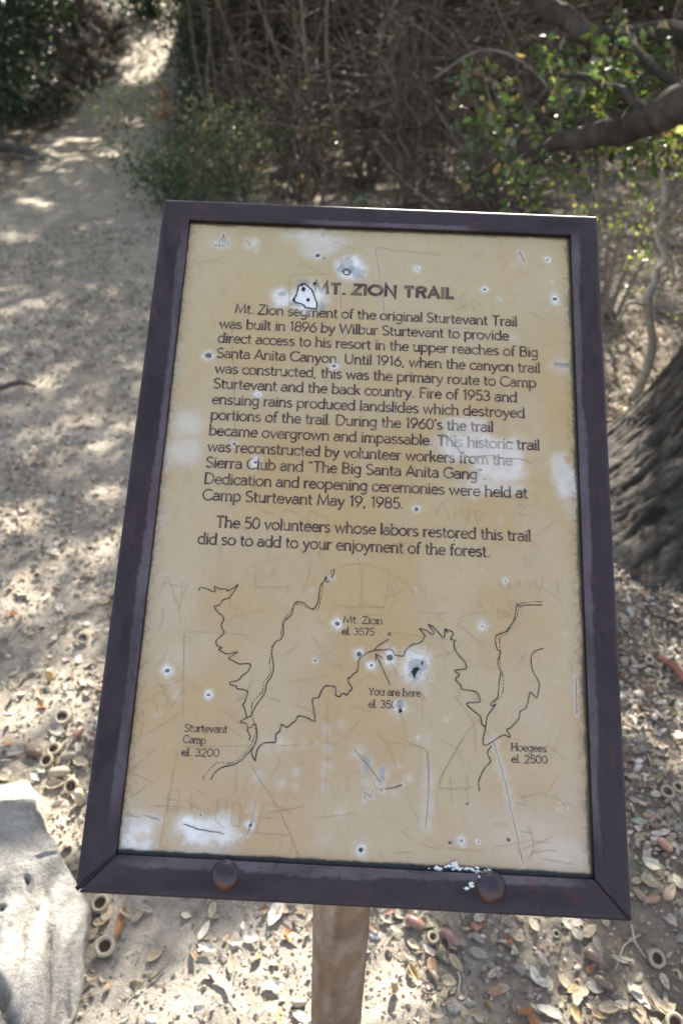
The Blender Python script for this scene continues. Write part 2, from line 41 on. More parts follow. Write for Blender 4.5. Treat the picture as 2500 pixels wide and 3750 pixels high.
PITS = [(-63.8, 339.1, 8.5, 0.8, 2.6), (-56.2, 335.9, 4.6, 0.5, 1.1), (-65.8, 303.4, 9.3, 0.5, 1.5), (-174.1, 211.1, 9.6, 1, 3.7), (-38.8, 205.0, 7.7, 0.9, 2.0), (-117.5, 168.7, 7.0, 0.95, 0.8), (-138.1, 111.8, 6.2, 0.8, 1.7), (-114.3, 93.0, 9.3, 0.9, 1.9), (46.9, 327.3, 7.7, 0.9, 0.9), (122.2, 304.9, 7.7, 1, 1.7), (162.8, 347.6, 8.5, 0.75, 0.0), (192.1, 345.3, 6.5, 1, 1.2), (196.6, 318.3, 3.7, 1, 0.0), (198.9, 296.6, 9.3, 1, 2.2), (153.7, 247.5, 7.0, 0.6, 0.0), (137.9, 293.4, 4.6, 0.55, 0.5), (10.5, 271.2, 3.9, 0.5, 0.0), (154.0, 339.2, 5.4, 0.35, 0.6), (204.3, 217.2, 11.6, 0.9, 0.0), (196.0, 217.7, 7.7, 0.8, 0.0), (52.5, 50.4, 7.7, 1, 2.3), (28.3, 154.9, 3.4, 0.8, 1.2), (140.3, 174.4, 4.3, 0.8, 0.0), (137.3, 42.6, 4.6, 0.5, 0.0), (91.1, 19.6, 3.9, 0.5, 0.8), (202.7, 82.1, 8.5, 0.5, 0.0), (-182.3, -121.1, 9.6, 1, 2.3), (-140.9, -142.0, 7.7, 1, 1.5), (-21.8, -68.8, 9.3, 1, 2.2), (-49.6, -37.8, 3.7, 0.8, 0.0), (-41.6, -105.0, 5.6, 0.8, 0.9), (-171.1, -144.1, 5.6, 0.8, 0.0), (-182.7, -147.6, 3.7, 0.5, 0.0), (-187.2, -160.7, 5.6, 0.7, 0.0), (-176.7, -134.2, 6.2, 0.7, 0.0), (-13.5, -162.7, 5.4, 0.5, 0.0), (-70.7, -181.4, 7.7, 0.9, 0.0), (-82.9, -185.5, 7.7, 0.6, 0.0), (-62.4, -184.1, 7.7, 0.7, 0.0), (-47.8, -182.4, 7.0, 0.6, 0.0), (-36.2, -180.5, 4.6, 0.7, 0.0), (-27.3, -168.1, 7.0, 0.7, 0.0), (-24.9, -186.2, 7.0, 0.7, 0.0), (-24.6, -200.1, 7.0, 0.8, 0.0), (-26.1, -218.0, 6.2, 0.6, 0.0), (-88.1, -212.8, 7.0, 0.8, 0.0), (-53.3, -207.0, 5.6, 0.8, 0.0), (-66.0, -216.9, 5.6, 0.8, 0.0), (-53.1, -219.3, 5.3, 0.6, 0.0), (-30.2, -24.4, 7.0, 0.9, 0.0), (0.5, -96.9, 8.6, 1, 2.6), (12.7, -106.9, 8.6, 1, 1.2), (30.2, -98.8, 10.7, 1, 3.4), (40.5, -146.2, 12.1, 0.9, 0.0), (118.8, -64.6, 8.6, 0.7, 0.7), (198.6, -66.7, 5.2, 0.5, 0.0), (189.3, -113.4, 8.6, 0.5, 0.0), (85.0, -154.1, 3.8, 0.9, 0.0), (70.5, -117.4, 3.4, 0.8, 0.5), (141.7, -19.0, 5.5, 0.8, 0.7), (-13.1, -163.0, 6.2, 0.5, 0.0), (205.4, -126.4, 10.3, 0.4, 0.0), (67.0, -172.5, 6.2, 0.6, 0.0), (128.4, -171.9, 9.5, 0.9, 0.0), (53.7, -30.1, 2.4, 0.7, 0.0), (109.4, -29.2, 5.2, 0.4, 0.0), (43.1, -120.3, 10.3, 0.35, 0.0), (-92.1, -255.0, 8.0, 1, 1.7), (-90.0, -241.5, 6.8, 0.7, 0.0), (-97.4, -243.0, 6.8, 0.5, 0.0), (-137.8, -248.2, 4.7, 0.7, 0.8), (-11.0, -241.4, 7.6, 0.8, 0.0), (9.3, -270.6, 10.4, 0.9, 2.3), (-25.2, -264.8, 11.4, 0.35, 0.0), (-181.7, -252.8, 10.4, 0.9, 0.0), (-174.5, -254.4, 8.5, 0.9, 0.0), (-192.5, -250.8, 9.5, 0.8, 0.0), (-201.3, -251.3, 8.5, 0.7, 0.0), (-206.0, -241.6, 6.8, 0.5, 0.0), (-88.3, -212.8, 5.7, 0.7, 0.0), (-65.8, -217.2, 6.4, 0.8, 0.0), (-53.1, -207.7, 6.1, 0.7, 0.0), (-26.6, -205.6, 6.8, 0.6, 0.0), (-25.0, -185.2, 8.5, 0.7, 0.0), (-26.4, -219.0, 6.4, 0.6, 0.0), (12.8, -213.0, 7.6, 0.6, 0.0), (3.0, -187.3, 9.5, 0.9, 0.0), (11.4, -197.1, 9.5, 0.8, 0.0), (20.7, -207.6, 7.6, 0.7, 0.0), (26.2, -204.8, 9.8, 0.9, 0.0), (25.2, -212.4, 8.5, 0.9, 0.0), (12.9, -213.0, 8.5, 0.8, 0.0), (38.4, -220.9, 8.5, 0.7, 0.0), (51.7, -207.8, 6.8, 0.9, 0.0), (39.9, -197.4, 6.4, 0.7, 0.0), (68.8, -202.8, 7.6, 0.8, 0.0), (68.5, -211.2, 9.5, 0.8, 0.0), (69.1, -224.4, 7.6, 0.7, 0.0), (68.4, -233.5, 9.5, 0.9, 0.0), (67.4, -247.4, 8.5, 0.9, 0.0), (128.8, -172.8, 9.5, 0.9, 0.0), (135.7, -193.7, 8.5, 0.8, 0.0), (138.3, -201.2, 8.5, 0.7, 0.0), (141.9, -216.0, 8.5, 0.8, 0.0), (143.7, -225.8, 8.5, 0.8, 0.0), (99.7, -258.8, 8.5, 0.7, 1.1), (115.1, -258.9, 5.3, 0.8, 0.6), (188.3, -215.4, 7.6, 0.5, 0.0), (9.0, -270.8, 0.0, 0, 1.7), (89.3, -260.9, 5.7, 0.2, 1.5), (104.8, -227.3, 5.7, 0.2, 1.1), (142.2, -256.0, 3.8, 0.2, 1.7)]
PATCHES = [(39.7, -145.1, 6.9, 6.5, 0.8, 0.5), (-74.2, 285.5, 23.2, 17.8, 0.95, 0.5), (-101.9, 286.2, 14.7, 13.9, 0.8, 0.6), (-25.9, 324.0, 17.8, 15.5, 1, 0.5), (-68.2, 361.1, 35.6, 10.8, 0.55, 0.6), (-66.1, 355.1, 29.4, 18.6, 0.45, 0.5), (-172.5, 350.2, 13.2, 10.1, 0.55, 0.7), (-140.6, 348.6, 10.1, 8.5, 0.5, 0.7), (-192.4, 130.6, 20.1, 17.0, 0.45, 0.7), (-196.7, 100.8, 24.8, 18.6, 0.48, 0.6), (-205.1, 88.4, 17.0, 13.9, 0.42, 0.6), (-213.6, 197.8, 9.3, 34.1, 0.3, 0.8), (-206.9, 31.4, 10.8, 38.7, 0.25, 0.8), (-208.2, 147.5, 10.8, 9.3, 0.2, 0.8), (105.7, 140.9, 29.4, 9.3, 0.5, 0.5), (115.5, 120.5, 51.1, 18.6, 0.62, 0.4), (139.7, 104.5, 31.0, 26.3, 0.62, 0.35), (129.9, 78.7, 35.6, 12.4, 0.5, 0.5), (86.2, 124.4, 13.9, 13.9, 0.6, 0.6), (200.9, 100.6, 12.4, 18.6, 0.55, 0.4), (207.7, 85.7, 12.4, 18.6, 0.6, 0.4), (210.8, 59.2, 9.3, 18.6, 0.3, 0.7), (-182.9, -46.4, 34.1, 40.3, 0.25, 0.8), (-155.7, -103.0, 24.8, 21.7, 0.2, 0.8), (-173.1, -111.2, 18.6, 13.9, 0.28, 0.8), (-210.1, -39.9, 9.3, 62.0, 0.25, 0.9), (53.7, -108.4, 18.9, 18.1, 0.85, 0.6), (59.4, -102.4, 12.1, 8.6, 0.8, 0.7), (170.6, -134.4, 44.8, 86.1, 0.18, 0.9), (-196.4, -269.7, 20.8, 22.7, 0.75, 0.6), (-199.8, -263.4, 17.0, 17.0, 0.6, 0.5), (-135.4, -260.3, 32.2, 14.2, 0.8, 0.5), (-145.8, -260.8, 17.0, 13.3, 0.9, 0.5), (-121.1, -262.9, 18.9, 11.4, 0.8, 0.6), (-130.7, -273.0, 30.3, 11.4, 0.35, 0.7), (164.7, -252.5, 72.0, 32.2, 0.33, 0.9), (190.4, -264.1, 37.9, 20.8, 0.4, 0.8), (198.6, -223.2, 24.6, 56.8, 0.22, 0.9)]
CHIP = [(-76.1, 302.2), (-72.4, 298.8), (-67.9, 295.5), (-65.6, 290.8), (-63.8, 284.1), (-60.8, 279.4), (-61.4, 271.7), (-66.6, 272.0), (-73.5, 273.0), (-77.2, 277.3), (-85.0, 278.8), (-87.4, 281.1), (-84.7, 287.4), (-83.3, 292.9), (-82.7, 299.7), (-76.1, 302.2)]
CHIP_DOTS = [(-71.0, 282.4), (-76.9, 295.5), (-65.4, 303.0), (-79.0, 300.9), (-86.9, 281.5), (-30.4, 318.8)]
RING = (-30.4, 318.8)
GREY_SPOTS = [(-29.6, 328.7, 9, 11), (-22.4, 322.1, 12, 6), (-37.2, 322.4, 6, 6), (-17.7, 315.5, 7, 4), (-78.0, 304.8, 8, 4), (-84.1, 277.4, 8, 4), (-54.7, 274.9, 5, 7), (-100.4, 289.2, 7, 3), (53.7, -110.0, 7, 13), (61.1, -103.9, 6, 7), (41.2, -141.4, 5, 5), (205.2, 217.3, 11, 3.5), (26.3, -205.6, 3, 10), (11.3, -196.3, 4, 10)]
BROWN_SPOTS = [(136.2, -244.5, 9, 4), (-188.6, -269.3, 9, 5), (-176.6, -267.1, 7, 9), (86.1, -282.1, 7, 3)]
BIGPITS = [[(53.2, -107.6), (56.1, -106.6), (59.0, -107.8), (56.6, -111.0), (55.0, -113.7), (54.7, -118.1), (53.0, -115.0), (50.9, -111.3), (53.2, -107.6)], [(40.2, -146.7), (41.8, -145.3), (43.5, -148.7), (39.8, -149.9), (40.2, -146.7)], [(60.7, -100.7), (62.1, -101.3), (61.1, -105.6), (60.2, -102.7), (60.7, -100.7)], [(40.1, -143.0), (41.7, -142.4), (41.3, -144.5), (40.1, -143.0)]]
BOLTS = [(-110.3, -296.5), (124.9, -295.1)]
CAULK = [(78.0, -282.0), (87.4, -281.1), (95.1, -281.5), (103.7, -281.9), (112.2, -282.3), (122.5, -282.1), (93.4, -278.9), (110.5, -286.0), (106.3, -294.6)]
CUPS = [(-0.647, 1.456, 0.032, 35, 20), (-0.849, 1.693, 0.024, 30, -20), (-0.609, 1.191, 0.0368, 30, 30), (-0.598, 1.105, 0.032, 15, 0), (-0.601, 1.074, 0.032, 25, -30), (-0.53, 1.017, 0.034, 40, -20), (-0.402, 0.778, 0.0333, 10, 0), (-0.371, 0.703, 0.0348, 15, 10), (0.184, 0.738, 0.0217, 10, 40), (0.562, 0.717, 0.0308, 28, 20), (0.403, 0.758, 0.0137, 30, 0), (0.558, 0.619, 0.0313, 20, 0), (0.787, 1.435, 0.0228, 30, 0), (0.79, 1.354, 0.0239, 20, 0), (0.696, 1.047, 0.0296, 15, 0), (0.722, 1.06, 0.0256, 20, 30), (0.704, 1.245, 0.0194, 80, 0), (-0.04, 0.631, 0.0248, -60, 0)]
ACORNS = [(-0.682, 1.316, 0.032, 1, 60, 'y'), (-0.711, 1.693, 0.0336, 0, 15, 'd'), (-0.56, 1.151, 0.0368, 0, 70, 'r'), (-0.846, 1.449, 0.0288, 0, 20, 't'), (-0.56, 1.09, 0.0368, 0, 20, 'g'), (-0.564, 1.045, 0.0416, 0, 10, 't'), (-0.504, 0.984, 0.037, 1, 60, 'w'), (-0.778, 1.646, 0.0272, 0, -20, 'd'), (0.155, 0.761, 0.0353, 0, -30, 'r'), (0.216, 0.739, 0.0342, 0, -45, 'r'), (0.115, 0.657, 0.0239, 1, 80, 'y'), (0.458, 0.719, 0.0353, 0, -40, 'd'), (0.464, 0.678, 0.0313, 0, -35, 'd'), (0.588, 0.816, 0.0296, 0, 15, 'o'), (0.183, 0.679, 0.0182, 0, -60, 'g'), (0.65, 0.928, 0.0331, 0, -55, 'o'), (0.775, 1.462, 0.0205, 0, 70, 'r'), (0.775, 1.404, 0.0228, 0, 30, 't'), (0.731, 1.443, 0.0251, 0, 0, 't'), (0.636, 1.083, 0.0239, 0, 0, 't'), (0.611, 0.922, 0.0205, 1, 50, 'g'), (-0.638, 1.099, 0.04, 0, -15, 'd')]
LEAVES = [(-0.357, 0.748, 0.0629, 0.0163, -60, 0.5, 0.5, 'rust'), (-0.433, 0.771, 0.0444, 0.0163, -50, 0.3, 0.3, 'pale'), (-0.351, 0.764, 0.0296, 0.0163, -40, 0.3, 0.6, 'pale'), (-0.394, 0.749, 0.0266, 0.0163, 60, 0.1, 0.2, 'tan'), (-0.404, 0.725, 0.037, 0.0148, -85, 0.2, 0.3, 'straw'), (-0.377, 0.658, 0.0279, 0.0099, 60, 0.7, 0.5, 'straw'), (-0.35, 0.646, 0.0174, 0.0087, -70, 0.2, 0.3, 'gold'), (-0.414, 0.561, 0.0403, 0.0149, 35, 0.3, 0.3, 'pale'), (-0.484, 0.868, 0.0444, 0.0133, -70, 0.2, 0.3, 'tan'), (0.262, 0.718, 0.0342, 0.0194, -60, 0.1, 0.15, 'grey'), (0.264, 0.742, 0.0262, 0.0137, -80, 0.1, 0.2, 'grey'), (0.284, 0.691, 0.0342, 0.0125, -35, 0.3, 0.4, 'pale'), (0.22, 0.698, 0.0353, 0.0148, -30, 0.2, 0.2, 'tan'), (0.18, 0.694, 0.0353, 0.0194, 10, 0.2, 0.3, 'brown'), (0.144, 0.708, 0.0239, 0.0103, 20, 0.6, 0.6, 'pale'), (0.199, 0.716, 0.0285, 0.0103, -50, 0.2, 0.2, 'tan'), (0.206, 0.673, 0.0285, 0.0205, -10, 0.6, 0.3, 'straw'), (0.106, 0.77, 0.0285, 0.0171, 0, 0.2, 0.2, 'grey'), (0.122, 0.752, 0.0228, 0.0091, -20, 0.2, 0.2, 'pale'), (0.151, 0.729, 0.0285, 0.0148, 0, 0.5, 0.4, 'straw'), (0.148, 0.685, 0.0331, 0.0148, -60, 0.3, 0.9, 'gold'), (0.437, 0.761, 0.0331, 0.0194, 80, 0.1, 0.1, 'grey'), (0.463, 0.764, 0.0353, 0.0194, 80, 0.1, 0.1, 'tan'), (0.366, 0.772, 0.0285, 0.0171, -10, 0.1, 0.2, 'pale'), (0.401, 0.679, 0.0331, 0.0171, -40, 0.3, 0.2, 'straw'), (0.449, 0.672, 0.0296, 0.0205, -60, 0.1, 0.15, 'grey'), (0.425, 0.664, 0.0228, 0.0171, -50, 0.1, 0.2, 'straw'), (0.414, 0.655, 0.0319, 0.0194, -40, 0.2, 0.3, 'tan'), (0.405, 0.631, 0.0353, 0.0171, -45, 0.7, 0.5, 'gold'), (0.517, 0.661, 0.0513, 0.0194, -45, 0.2, 0.2, 'white'), (0.488, 0.646, 0.0399, 0.016, -35, 0.3, 0.3, 'pale'), (0.373, 0.715, 0.0313, 0.0091, -60, 0.2, 0.5, 'white'), (0.354, 0.691, 0.0342, 0.0194, 80, 0.2, 0.2, 'white'), (0.362, 0.678, 0.0342, 0.0171, 50, 0.3, 0.3, 'white'), (0.364, 0.634, 0.0456, 0.0205, -45, 0.2, 0.3, 'white'), (0.337, 0.615, 0.0342, 0.0194, -10, 0.4, 0.3, 'rust'), (0.324, 0.63, 0.0285, 0.0148, -60, 0.4, 0.4, 'rust'), (0.463, 0.641, 0.0427, 0.0194, 0, 0.2, 0.3, 'tan'), (0.441, 0.629, 0.0256, 0.0114, -40, 0.4, 0.4, 'gold'), (0.508, 0.633, 0.0399, 0.0251, -30, 0.3, 0.2, 'tan'), (0.566, 0.683, 0.0285, 0.0137, -45, 0.3, 0.3, 'pale'), (0.47, 0.742, 0.0285, 0.0137, -20, 0.1, 0.2, 'grey'), (0.501, 0.716, 0.0313, 0.0103, 20, 0.3, 0.6, 'pale'), (0.596, 0.854, 0.0353, 0.0251, -80, 0.1, 0.15, 'straw'), (0.574, 0.855, 0.0228, 0.0148, 80, 0.1, 0.2, 'straw'), (0.654, 0.863, 0.0342, 0.0205, -40, 0.1, 0.2, 'pale'), (0.627, 0.834, 0.057, 0.0205, -50, 0.3, 0.2, 'tan'), (0.557, 0.641, 0.0342, 0.0194, 80, 0.4, 0.3, 'straw'), (0.768, 1.297, 0.0353, 0.0137, -20, 0.1, 0.2, 'white'), (0.794, 1.321, 0.0285, 0.0125, -40, 0.2, 0.2, 'green'), (0.617, 0.977, 0.0353, 0.0137, -10, 0.1, 0.2, 'green'), (0.647, 0.953, 0.0353, 0.0125, -30, 0.3, 0.3, 'white'), (0.633, 1.022, 0.0296, 0.008, -50, 0.6, 0.6, 'white'), (0.673, 1.044, 0.0256, 0.0171, 40, 0.1, 0.3, 'pale'), (0.708, 1.126, 0.0285, 0.0171, 30, 0.2, 0.2, 'straw'), (0.722, 1.114, 0.0285, 0.0103, 15, 0.2, 0.3, 'straw'), (0.702, 1.035, 0.0285, 0.008, 80, 0.4, 0.3, 'straw'), (0.641, 0.995, 0.0256, 0.0103, -20, 0.2, 0.2, 'gold'), (0.684, 1.008, 0.0228, 0.0114, 10, 0.2, 0.2, 'straw'), (0.799, 1.266, 0.0342, 0.0148, 10, 0.2, 0.3, 'tan'), (0.587, 0.884, 0.0313, 0.0057, -40, 0.1, 0.3, 'dkgreen'), (0.796, 1.243, 0.0285, 0.016, -40, 0.2, 0.2, 'pale'), (0.761, 1.254, 0.0256, 0.0171, 10, 0.2, 0.2, 'straw'), (-0.609, 1.16, 0.0496, 0.0288, -30, 0.1, 0.2, 'grey'), (-0.565, 1.094, 0.04, 0.016, -60, 0.2, 0.3, 'grey'), (-0.561, 1.075, 0.0464, 0.0208, -35, 0.3, 0.2, 'tan'), (-0.53, 1.077, 0.044, 0.024, 10, 0.3, 0.2, 'straw'), (-0.61, 1.136, 0.048, 0.0112, 20, 0.2, 0.3, 'grey'), (-0.548, 1.113, 0.036, 0.0144, -60, 0.3, 0.3, 'pale'), (-0.637, 1.605, 0.044, 0.028, 20, 0.2, 0.2, 'straw'), (-0.68, 1.56, 0.036, 0.0144, 15, 0.3, 0.3, 'straw'), (-0.794, 1.616, 0.036, 0.0112, 20, 0.2, 0.3, 'white'), (-0.788, 1.469, 0.036, 0.0144, 10, 0.2, 0.2, 'pale'), (-0.736, 1.865, 0.052, 0.0144, 25, 0.2, 0.3, 'pale'), (-0.743, 1.567, 0.04, 0.024, -50, 0.3, 0.4, 'white'), (-0.588, 1.31, 0.048, 0.028, -10, 0.2, 0.2, 'tan'), (-0.659, 1.486, 0.04, 0.0144, 20, 0.4, 0.4, 'straw'), (-0.68, 1.102, 0.048, 0.024, 0, 0.1, 0.2, 'grey'), (-0.567, 1.023, 0.0444, 0.0222, 20, 0.3, 0.3, 'straw'), (-0.68, 1.035, 0.0444, 0.0222, 40, 0.3, 0.3, 'straw'), (-0.908, 1.96, 0.048, 0.02, 20, 0.1, 0.2, 'white'), (-0.98, 1.948, 0.04, 0.012, 0, 0.1, 0.2, 'pale'), (-0.09, 0.77, 0.0558, 0.0279, -5, 0.3, 0.3, 'white'), (-0.21, 0.738, 0.0403, 0.0155, -20, 0.4, 0.4, 'white'), (-0.198, 0.707, 0.0403, 0.0149, 10, 0.5, 0.4, 'white'), (-0.187, 0.672, 0.0372, 0.0211, -45, 0.3, 0.2, 'grey'), (-0.17, 0.657, 0.0527, 0.0136, 30, 0.2, 0.2, 'pale'), (-0.064, 0.737, 0.0341, 0.0161, 50, 0.4, 0.4, 'rust'), (-0.128, 0.73, 0.031, 0.0248, 0, 0.2, 0.2, 'white'), (-0.202, 0.774, 0.031, 0.0161, -70, 0.2, 0.2, 'straw'), (-0.082, 0.657, 0.0403, 0.0186, 0, 0.4, 0.3, 'white'), (-0.032, 0.61, 0.0372, 0.0155, 70, 0.2, 0.3, 'white'), (-0.322, 0.775, 0.0444, 0.0148, -25, 0.2, 0.3, 'grey'), (-0.387, 0.766, 0.037, 0.0222, 40, 0.2, 0.2, 'tan'), (-0.157, 0.686, 0.0372, 0.0124, 60, 0.3, 0.3, 'tan'), (-0.331, 0.762, 0.0296, 0.0133, 60, 0.1, 0.2, 'tan')]
TWIGS = [(-0.287, 0.654, -0.261, 0.679, 0.0022), (0.193, 0.775, 0.207, 0.745, 0.0015), (0.536, 0.778, 0.546, 0.717, 0.0022), (0.55, 0.761, 0.483, 0.702, 0.0018), (0.162, 0.678, 0.178, 0.659, 0.0018), (0.162, 0.657, 0.187, 0.647, 0.0025), (0.223, 0.687, 0.221, 0.652, 0.002), (0.398, 0.721, 0.413, 0.747, 0.0016), (-0.313, 0.633, -0.283, 0.661, 0.0015), (-0.583, 1.065, -0.579, 1.152, 0.0028), (-0.701, 1.076, -0.681, 1.081, 0.003), (0.602, 0.711, 0.6, 0.69, 0.002), (-0.756, 1.271, -0.735, 1.342, 0.002), (-0.426, 2.967, -0.595, 3.005, 0.003)]
POOLS = [(-0.126, 0.642, 0.164, 0.059, 1), (-0.067, 0.726, 0.105, 0.056, 1), (-0.172, 0.601, 0.158, 0.034, 1), (-0.265, 0.59, 0.095, 0.025, 1), (-0.031, 0.759, 0.048, 0.026, 1), (0.121, 0.626, 0.074, 0.021, 1), (0.183, 0.632, 0.064, 0.015, 1), (0.134, 0.711, 0.047, 0.065, 1), (0.098, 0.754, 0.044, 0.032, 1), (0.355, 0.658, 0.056, 0.047, 1), (0.395, 0.693, 0.031, 0.03, 1), (0.413, 0.636, 0.069, 0.022, 1), (0.52, 0.68, 0.03, 0.052, 1), (0.514, 0.723, 0.032, 0.02, 1), (0.515, 0.639, 0.06, 0.027, 1), (0.325, 0.617, 0.059, 0.026, 1), (-0.571, 0.907, 0.111, 0.083, 1), (-0.576, 0.84, 0.077, 0.053, 1), (-0.419, 0.657, 0.035, 0.037, 1), (-0.382, 0.61, 0.035, 0.026, 1), (-0.705, 1.216, 0.076, 0.08, 1), (-0.666, 1.302, 0.065, 0.044, 1), (-0.754, 1.23, 0.041, 0.109, 1), (-0.671, 1.375, 0.059, 0.042, 1), (-0.87, 1.592, 0.081, 0.063, 1), (-0.836, 1.702, 0.052, 0.04, 1), (-0.641, 1.495, 0.039, 0.035, 1), (-0.578, 1.29, 0.029, 0.068, 1), (-0.624, 1.05, 0.114, 0.037, 1), (-0.513, 0.988, 0.043, 0.049, 1), (-0.465, 0.872, 0.029, 0.073, 1), (-0.71, 1.912, 0.028, 0.064, 1), (-0.18, 0.699, 0.062, 0.03, 1), (0.029, 0.643, 0.1, 0.046, 1), (0.106, 0.683, 0.056, 0.029, 1), (0.173, 0.735, 0.032, 0.021, 1), (-0.808, 2.193, 0.062, 0.058, 1), (-1.005, 1.982, 0.066, 0.05, 1), (-0.814, 1.848, 0.063, 0.046, 1), (-0.026, 0.678, 0.071, 0.048, 1), (-0.399, 0.737, 0.021, 0.031, 1), (-0.336, 0.631, 0.045, 0.027, 1), (-2.892, 12.126, 0.293, 1.122, 1), (-1.52, 7.855, 0.433, 0.357, 1), (-0.991, 7.412, 0.333, 0.242, 1), (-0.681, 6.793, 0.232, 0.138, 1), (0.483, 6.868, 0.159, 0.08, 1), (0.008, 7.659, 0.144, 0.092, 1), (-2.506, 11.188, 0.235, 0.698, 1), (-2.476, 9.412, 0.233, 0.205, 1), (-2.229, 5.217, 0.139, 0.109, 1), (-1.728, 5.689, 0.13, 0.108, 1), (-0.603, 1.174, 0.067, 0.034, 1), (-1.942, 4.207, 0.091, 0.175, 1), (-1.715, 4.007, 0.096, 0.085, 1), (-1.615, 4.063, 0.096, 0.057, 1), (-1.364, 3.876, 0.078, 0.053, 1), (-2.446, 6.083, 0.158, 0.086, 1), (-2.294, 5.946, 0.1, 0.066, 1), (-2.773, 8.344, 0.178, 0.102, 1), (-1.856, 4.265, 0.101, 0.06, 1), (-2.279, 7.739, 0.168, 0.094, 1), (-1.796, 3.873, 0.077, 0.053, 1), (1.118, 2.788, 0.076, 0.109, 1), (1.372, 3.119, 0.111, 0.226, 1), (1.245, 2.947, 0.106, 0.179, 1), (1.054, 2.644, 0.062, 0.152, 1), (1.27, 3.225, 0.085, 0.136, 1), (1.51, 3.305, 0.073, 0.211, 1), (0.984, 2.471, 0.058, 0.137, 1), (0.949, 2.279, 0.032, 0.06, 1), (1.607, 3.747, 0.131, 0.212, 1), (1.417, 3.453, 0.137, 0.188, 1), (1.651, 4.459, 0.15, 0.274, 1), (1.992, 4.9, 0.164, 0.314, 1), (1.523, 4.131, 0.106, 0.146, 1), (0.24, 6.451, 0.1, 0.056, 1), (1.252, 6.546, 0.155, 0.056, 1), (1.715, 6.608, 0.157, 0.075, 1), (0.949, 6.843, 0.105, 0.05, 1), (1.775, 4.875, 0.121, 0.186, 1), (1.506, 7.379, 0.143, 0.055, 1), (-0.233, 7.226, 0.082, 0.053, 1), (-1.251, 7.475, 0.111, 0.067, 1), (1.953, 4.397, 0.112, 0.268, 1), (-0.537, 0.595, 0.077, 0.084, 1), (-0.496, 0.679, 0.028, 0.057, 1), (-0.546, 0.538, 0.039, 0.027, 1), (-0.413, 0.527, 0.033, 0.036, 1), (-0.419, 0.496, 0.025, 0.03, 1), (-0.588, 0.63, 0.041, 0.031, 1)]


# ---------------------------------------------------------------- helpers
rng = np.random.default_rng(7); random.seed(7)
COL = SC.collection
def hsh(ix, iy, seed):
    n = (ix.astype(np.int64)*374761393 + iy.astype(np.int64)*668265263 + seed*974634777) & 0x7fffffff
    n = ((n ^ (n >> 13))*1274126177) & 0x7fffffff
    return ((n ^ (n >> 16)) & 0xffff)/65535.
def vnoise(x, y, seed=0):
    x = np.asarray(x, float); y = np.asarray(y, float)
    ix = np.floor(x); iy = np.floor(y); fx = x-ix; fy = y-iy
    fx = fx*fx*(3-2*fx); fy = fy*fy*(3-2*fy)
    a = hsh(ix, iy, seed); b = hsh(ix+1, iy, seed); c = hsh(ix, iy+1, seed); d = hsh(ix+1, iy+1, seed)
    return (a*(1-fx)+b*fx)*(1-fy) + (c*(1-fx)+d*fx)*fy
def fbm(x, y, seed=0, o=4):
    s = 0; a = .5; t = 0
    for k in range(o):
        s = s + a*vnoise(x*2**k, y*2**k, seed+k*17); t += a; a *= .5
    return s/t
def sstep(a, b, x):
    t = np.clip((x-a)/(b-a), 0, 1); return t*t*(3-2*t)

def mesh_np(name, V, polys, col=None, smooth=True):
    """V (n,3); polys: list of int arrays (m,k)"""
    me = bpy.data.meshes.new(name)
    V = np.ascontiguousarray(V, dtype=np.float32)
    polys = [np.asarray(p, dtype=np.int32) for p in polys if len(p)]
    nl = sum(p.size for p in polys); npol = sum(len(p) for p in polys)
    me.vertices.add(len(V)); me.vertices.foreach_set('co', V.ravel())
    me.loops.add(nl); me.loops.foreach_set('vertex_index', np.concatenate([p.ravel() for p in polys]))
    me.polygons.add(npol)
    st = []; tot = []; o = 0
    for p in polys:
        st.append(np.arange(len(p))*p.shape[1] + o); tot.append(np.full(len(p), p.shape[1])); o += p.size
    me.polygons.foreach_set('loop_start', np.concatenate(st).astype(np.int32))
    me.polygons.foreach_set('loop_total', np.concatenate(tot).astype(np.int32))
    me.polygons.foreach_set('use_smooth', np.full(npol, smooth))
    if col is not None:
        a = me.color_attributes.new('Col', 'FLOAT_COLOR', 'POINT')
        c = np.ones((len(V), 4), np.float32); c[:, :col.shape[1]] = col
        a.data.foreach_set('color', c.ravel())
    me.update(calc_edges=True); me.validate()
    return me
def link(name, me, mat=None, parent=None, kind=None, label=None, cat=None, group=None, loc=None):
    o = bpy.data.objects.new(name, me); COL.objects.link(o)
    if me is not None and mat is not None and len(me.materials) == 0: me.materials.append(mat)
    if parent is not None: o.parent = parent
    if loc is not None: o.location = loc
    for k, v in (('kind', kind), ('label', label), ('category', cat), ('group', group)):
        if v: o[k] = v
    return o
def thing(name, label, cat, loc=(0, 0, 0), group=None):
    return link(name, None, None, None, None, label, cat, group, loc)

class MB:
    def __init__(s): s.v = []; s.p = {}; s.c = []; s.n = 0
    def add(s, V, polys, col=None):
        V = np.asarray(V, float)
        for P in polys:
            P = np.asarray(P)
            if len(P): s.p.setdefault(P.shape[1], []).append(P + s.n)
        s.v.append(V)
        if col is None: col = (1, 1, 1)
        col = np.asarray(col, float)
        if col.ndim == 1: col = np.tile(col, (len(V), 1))
        s.c.append(col); s.n += len(V)
    def mesh(s, name, smooth=True):
        return mesh_np(name, np.concatenate(s.v), [np.concatenate(a) for a in s.p.values()], np.concatenate(s.c), smooth)

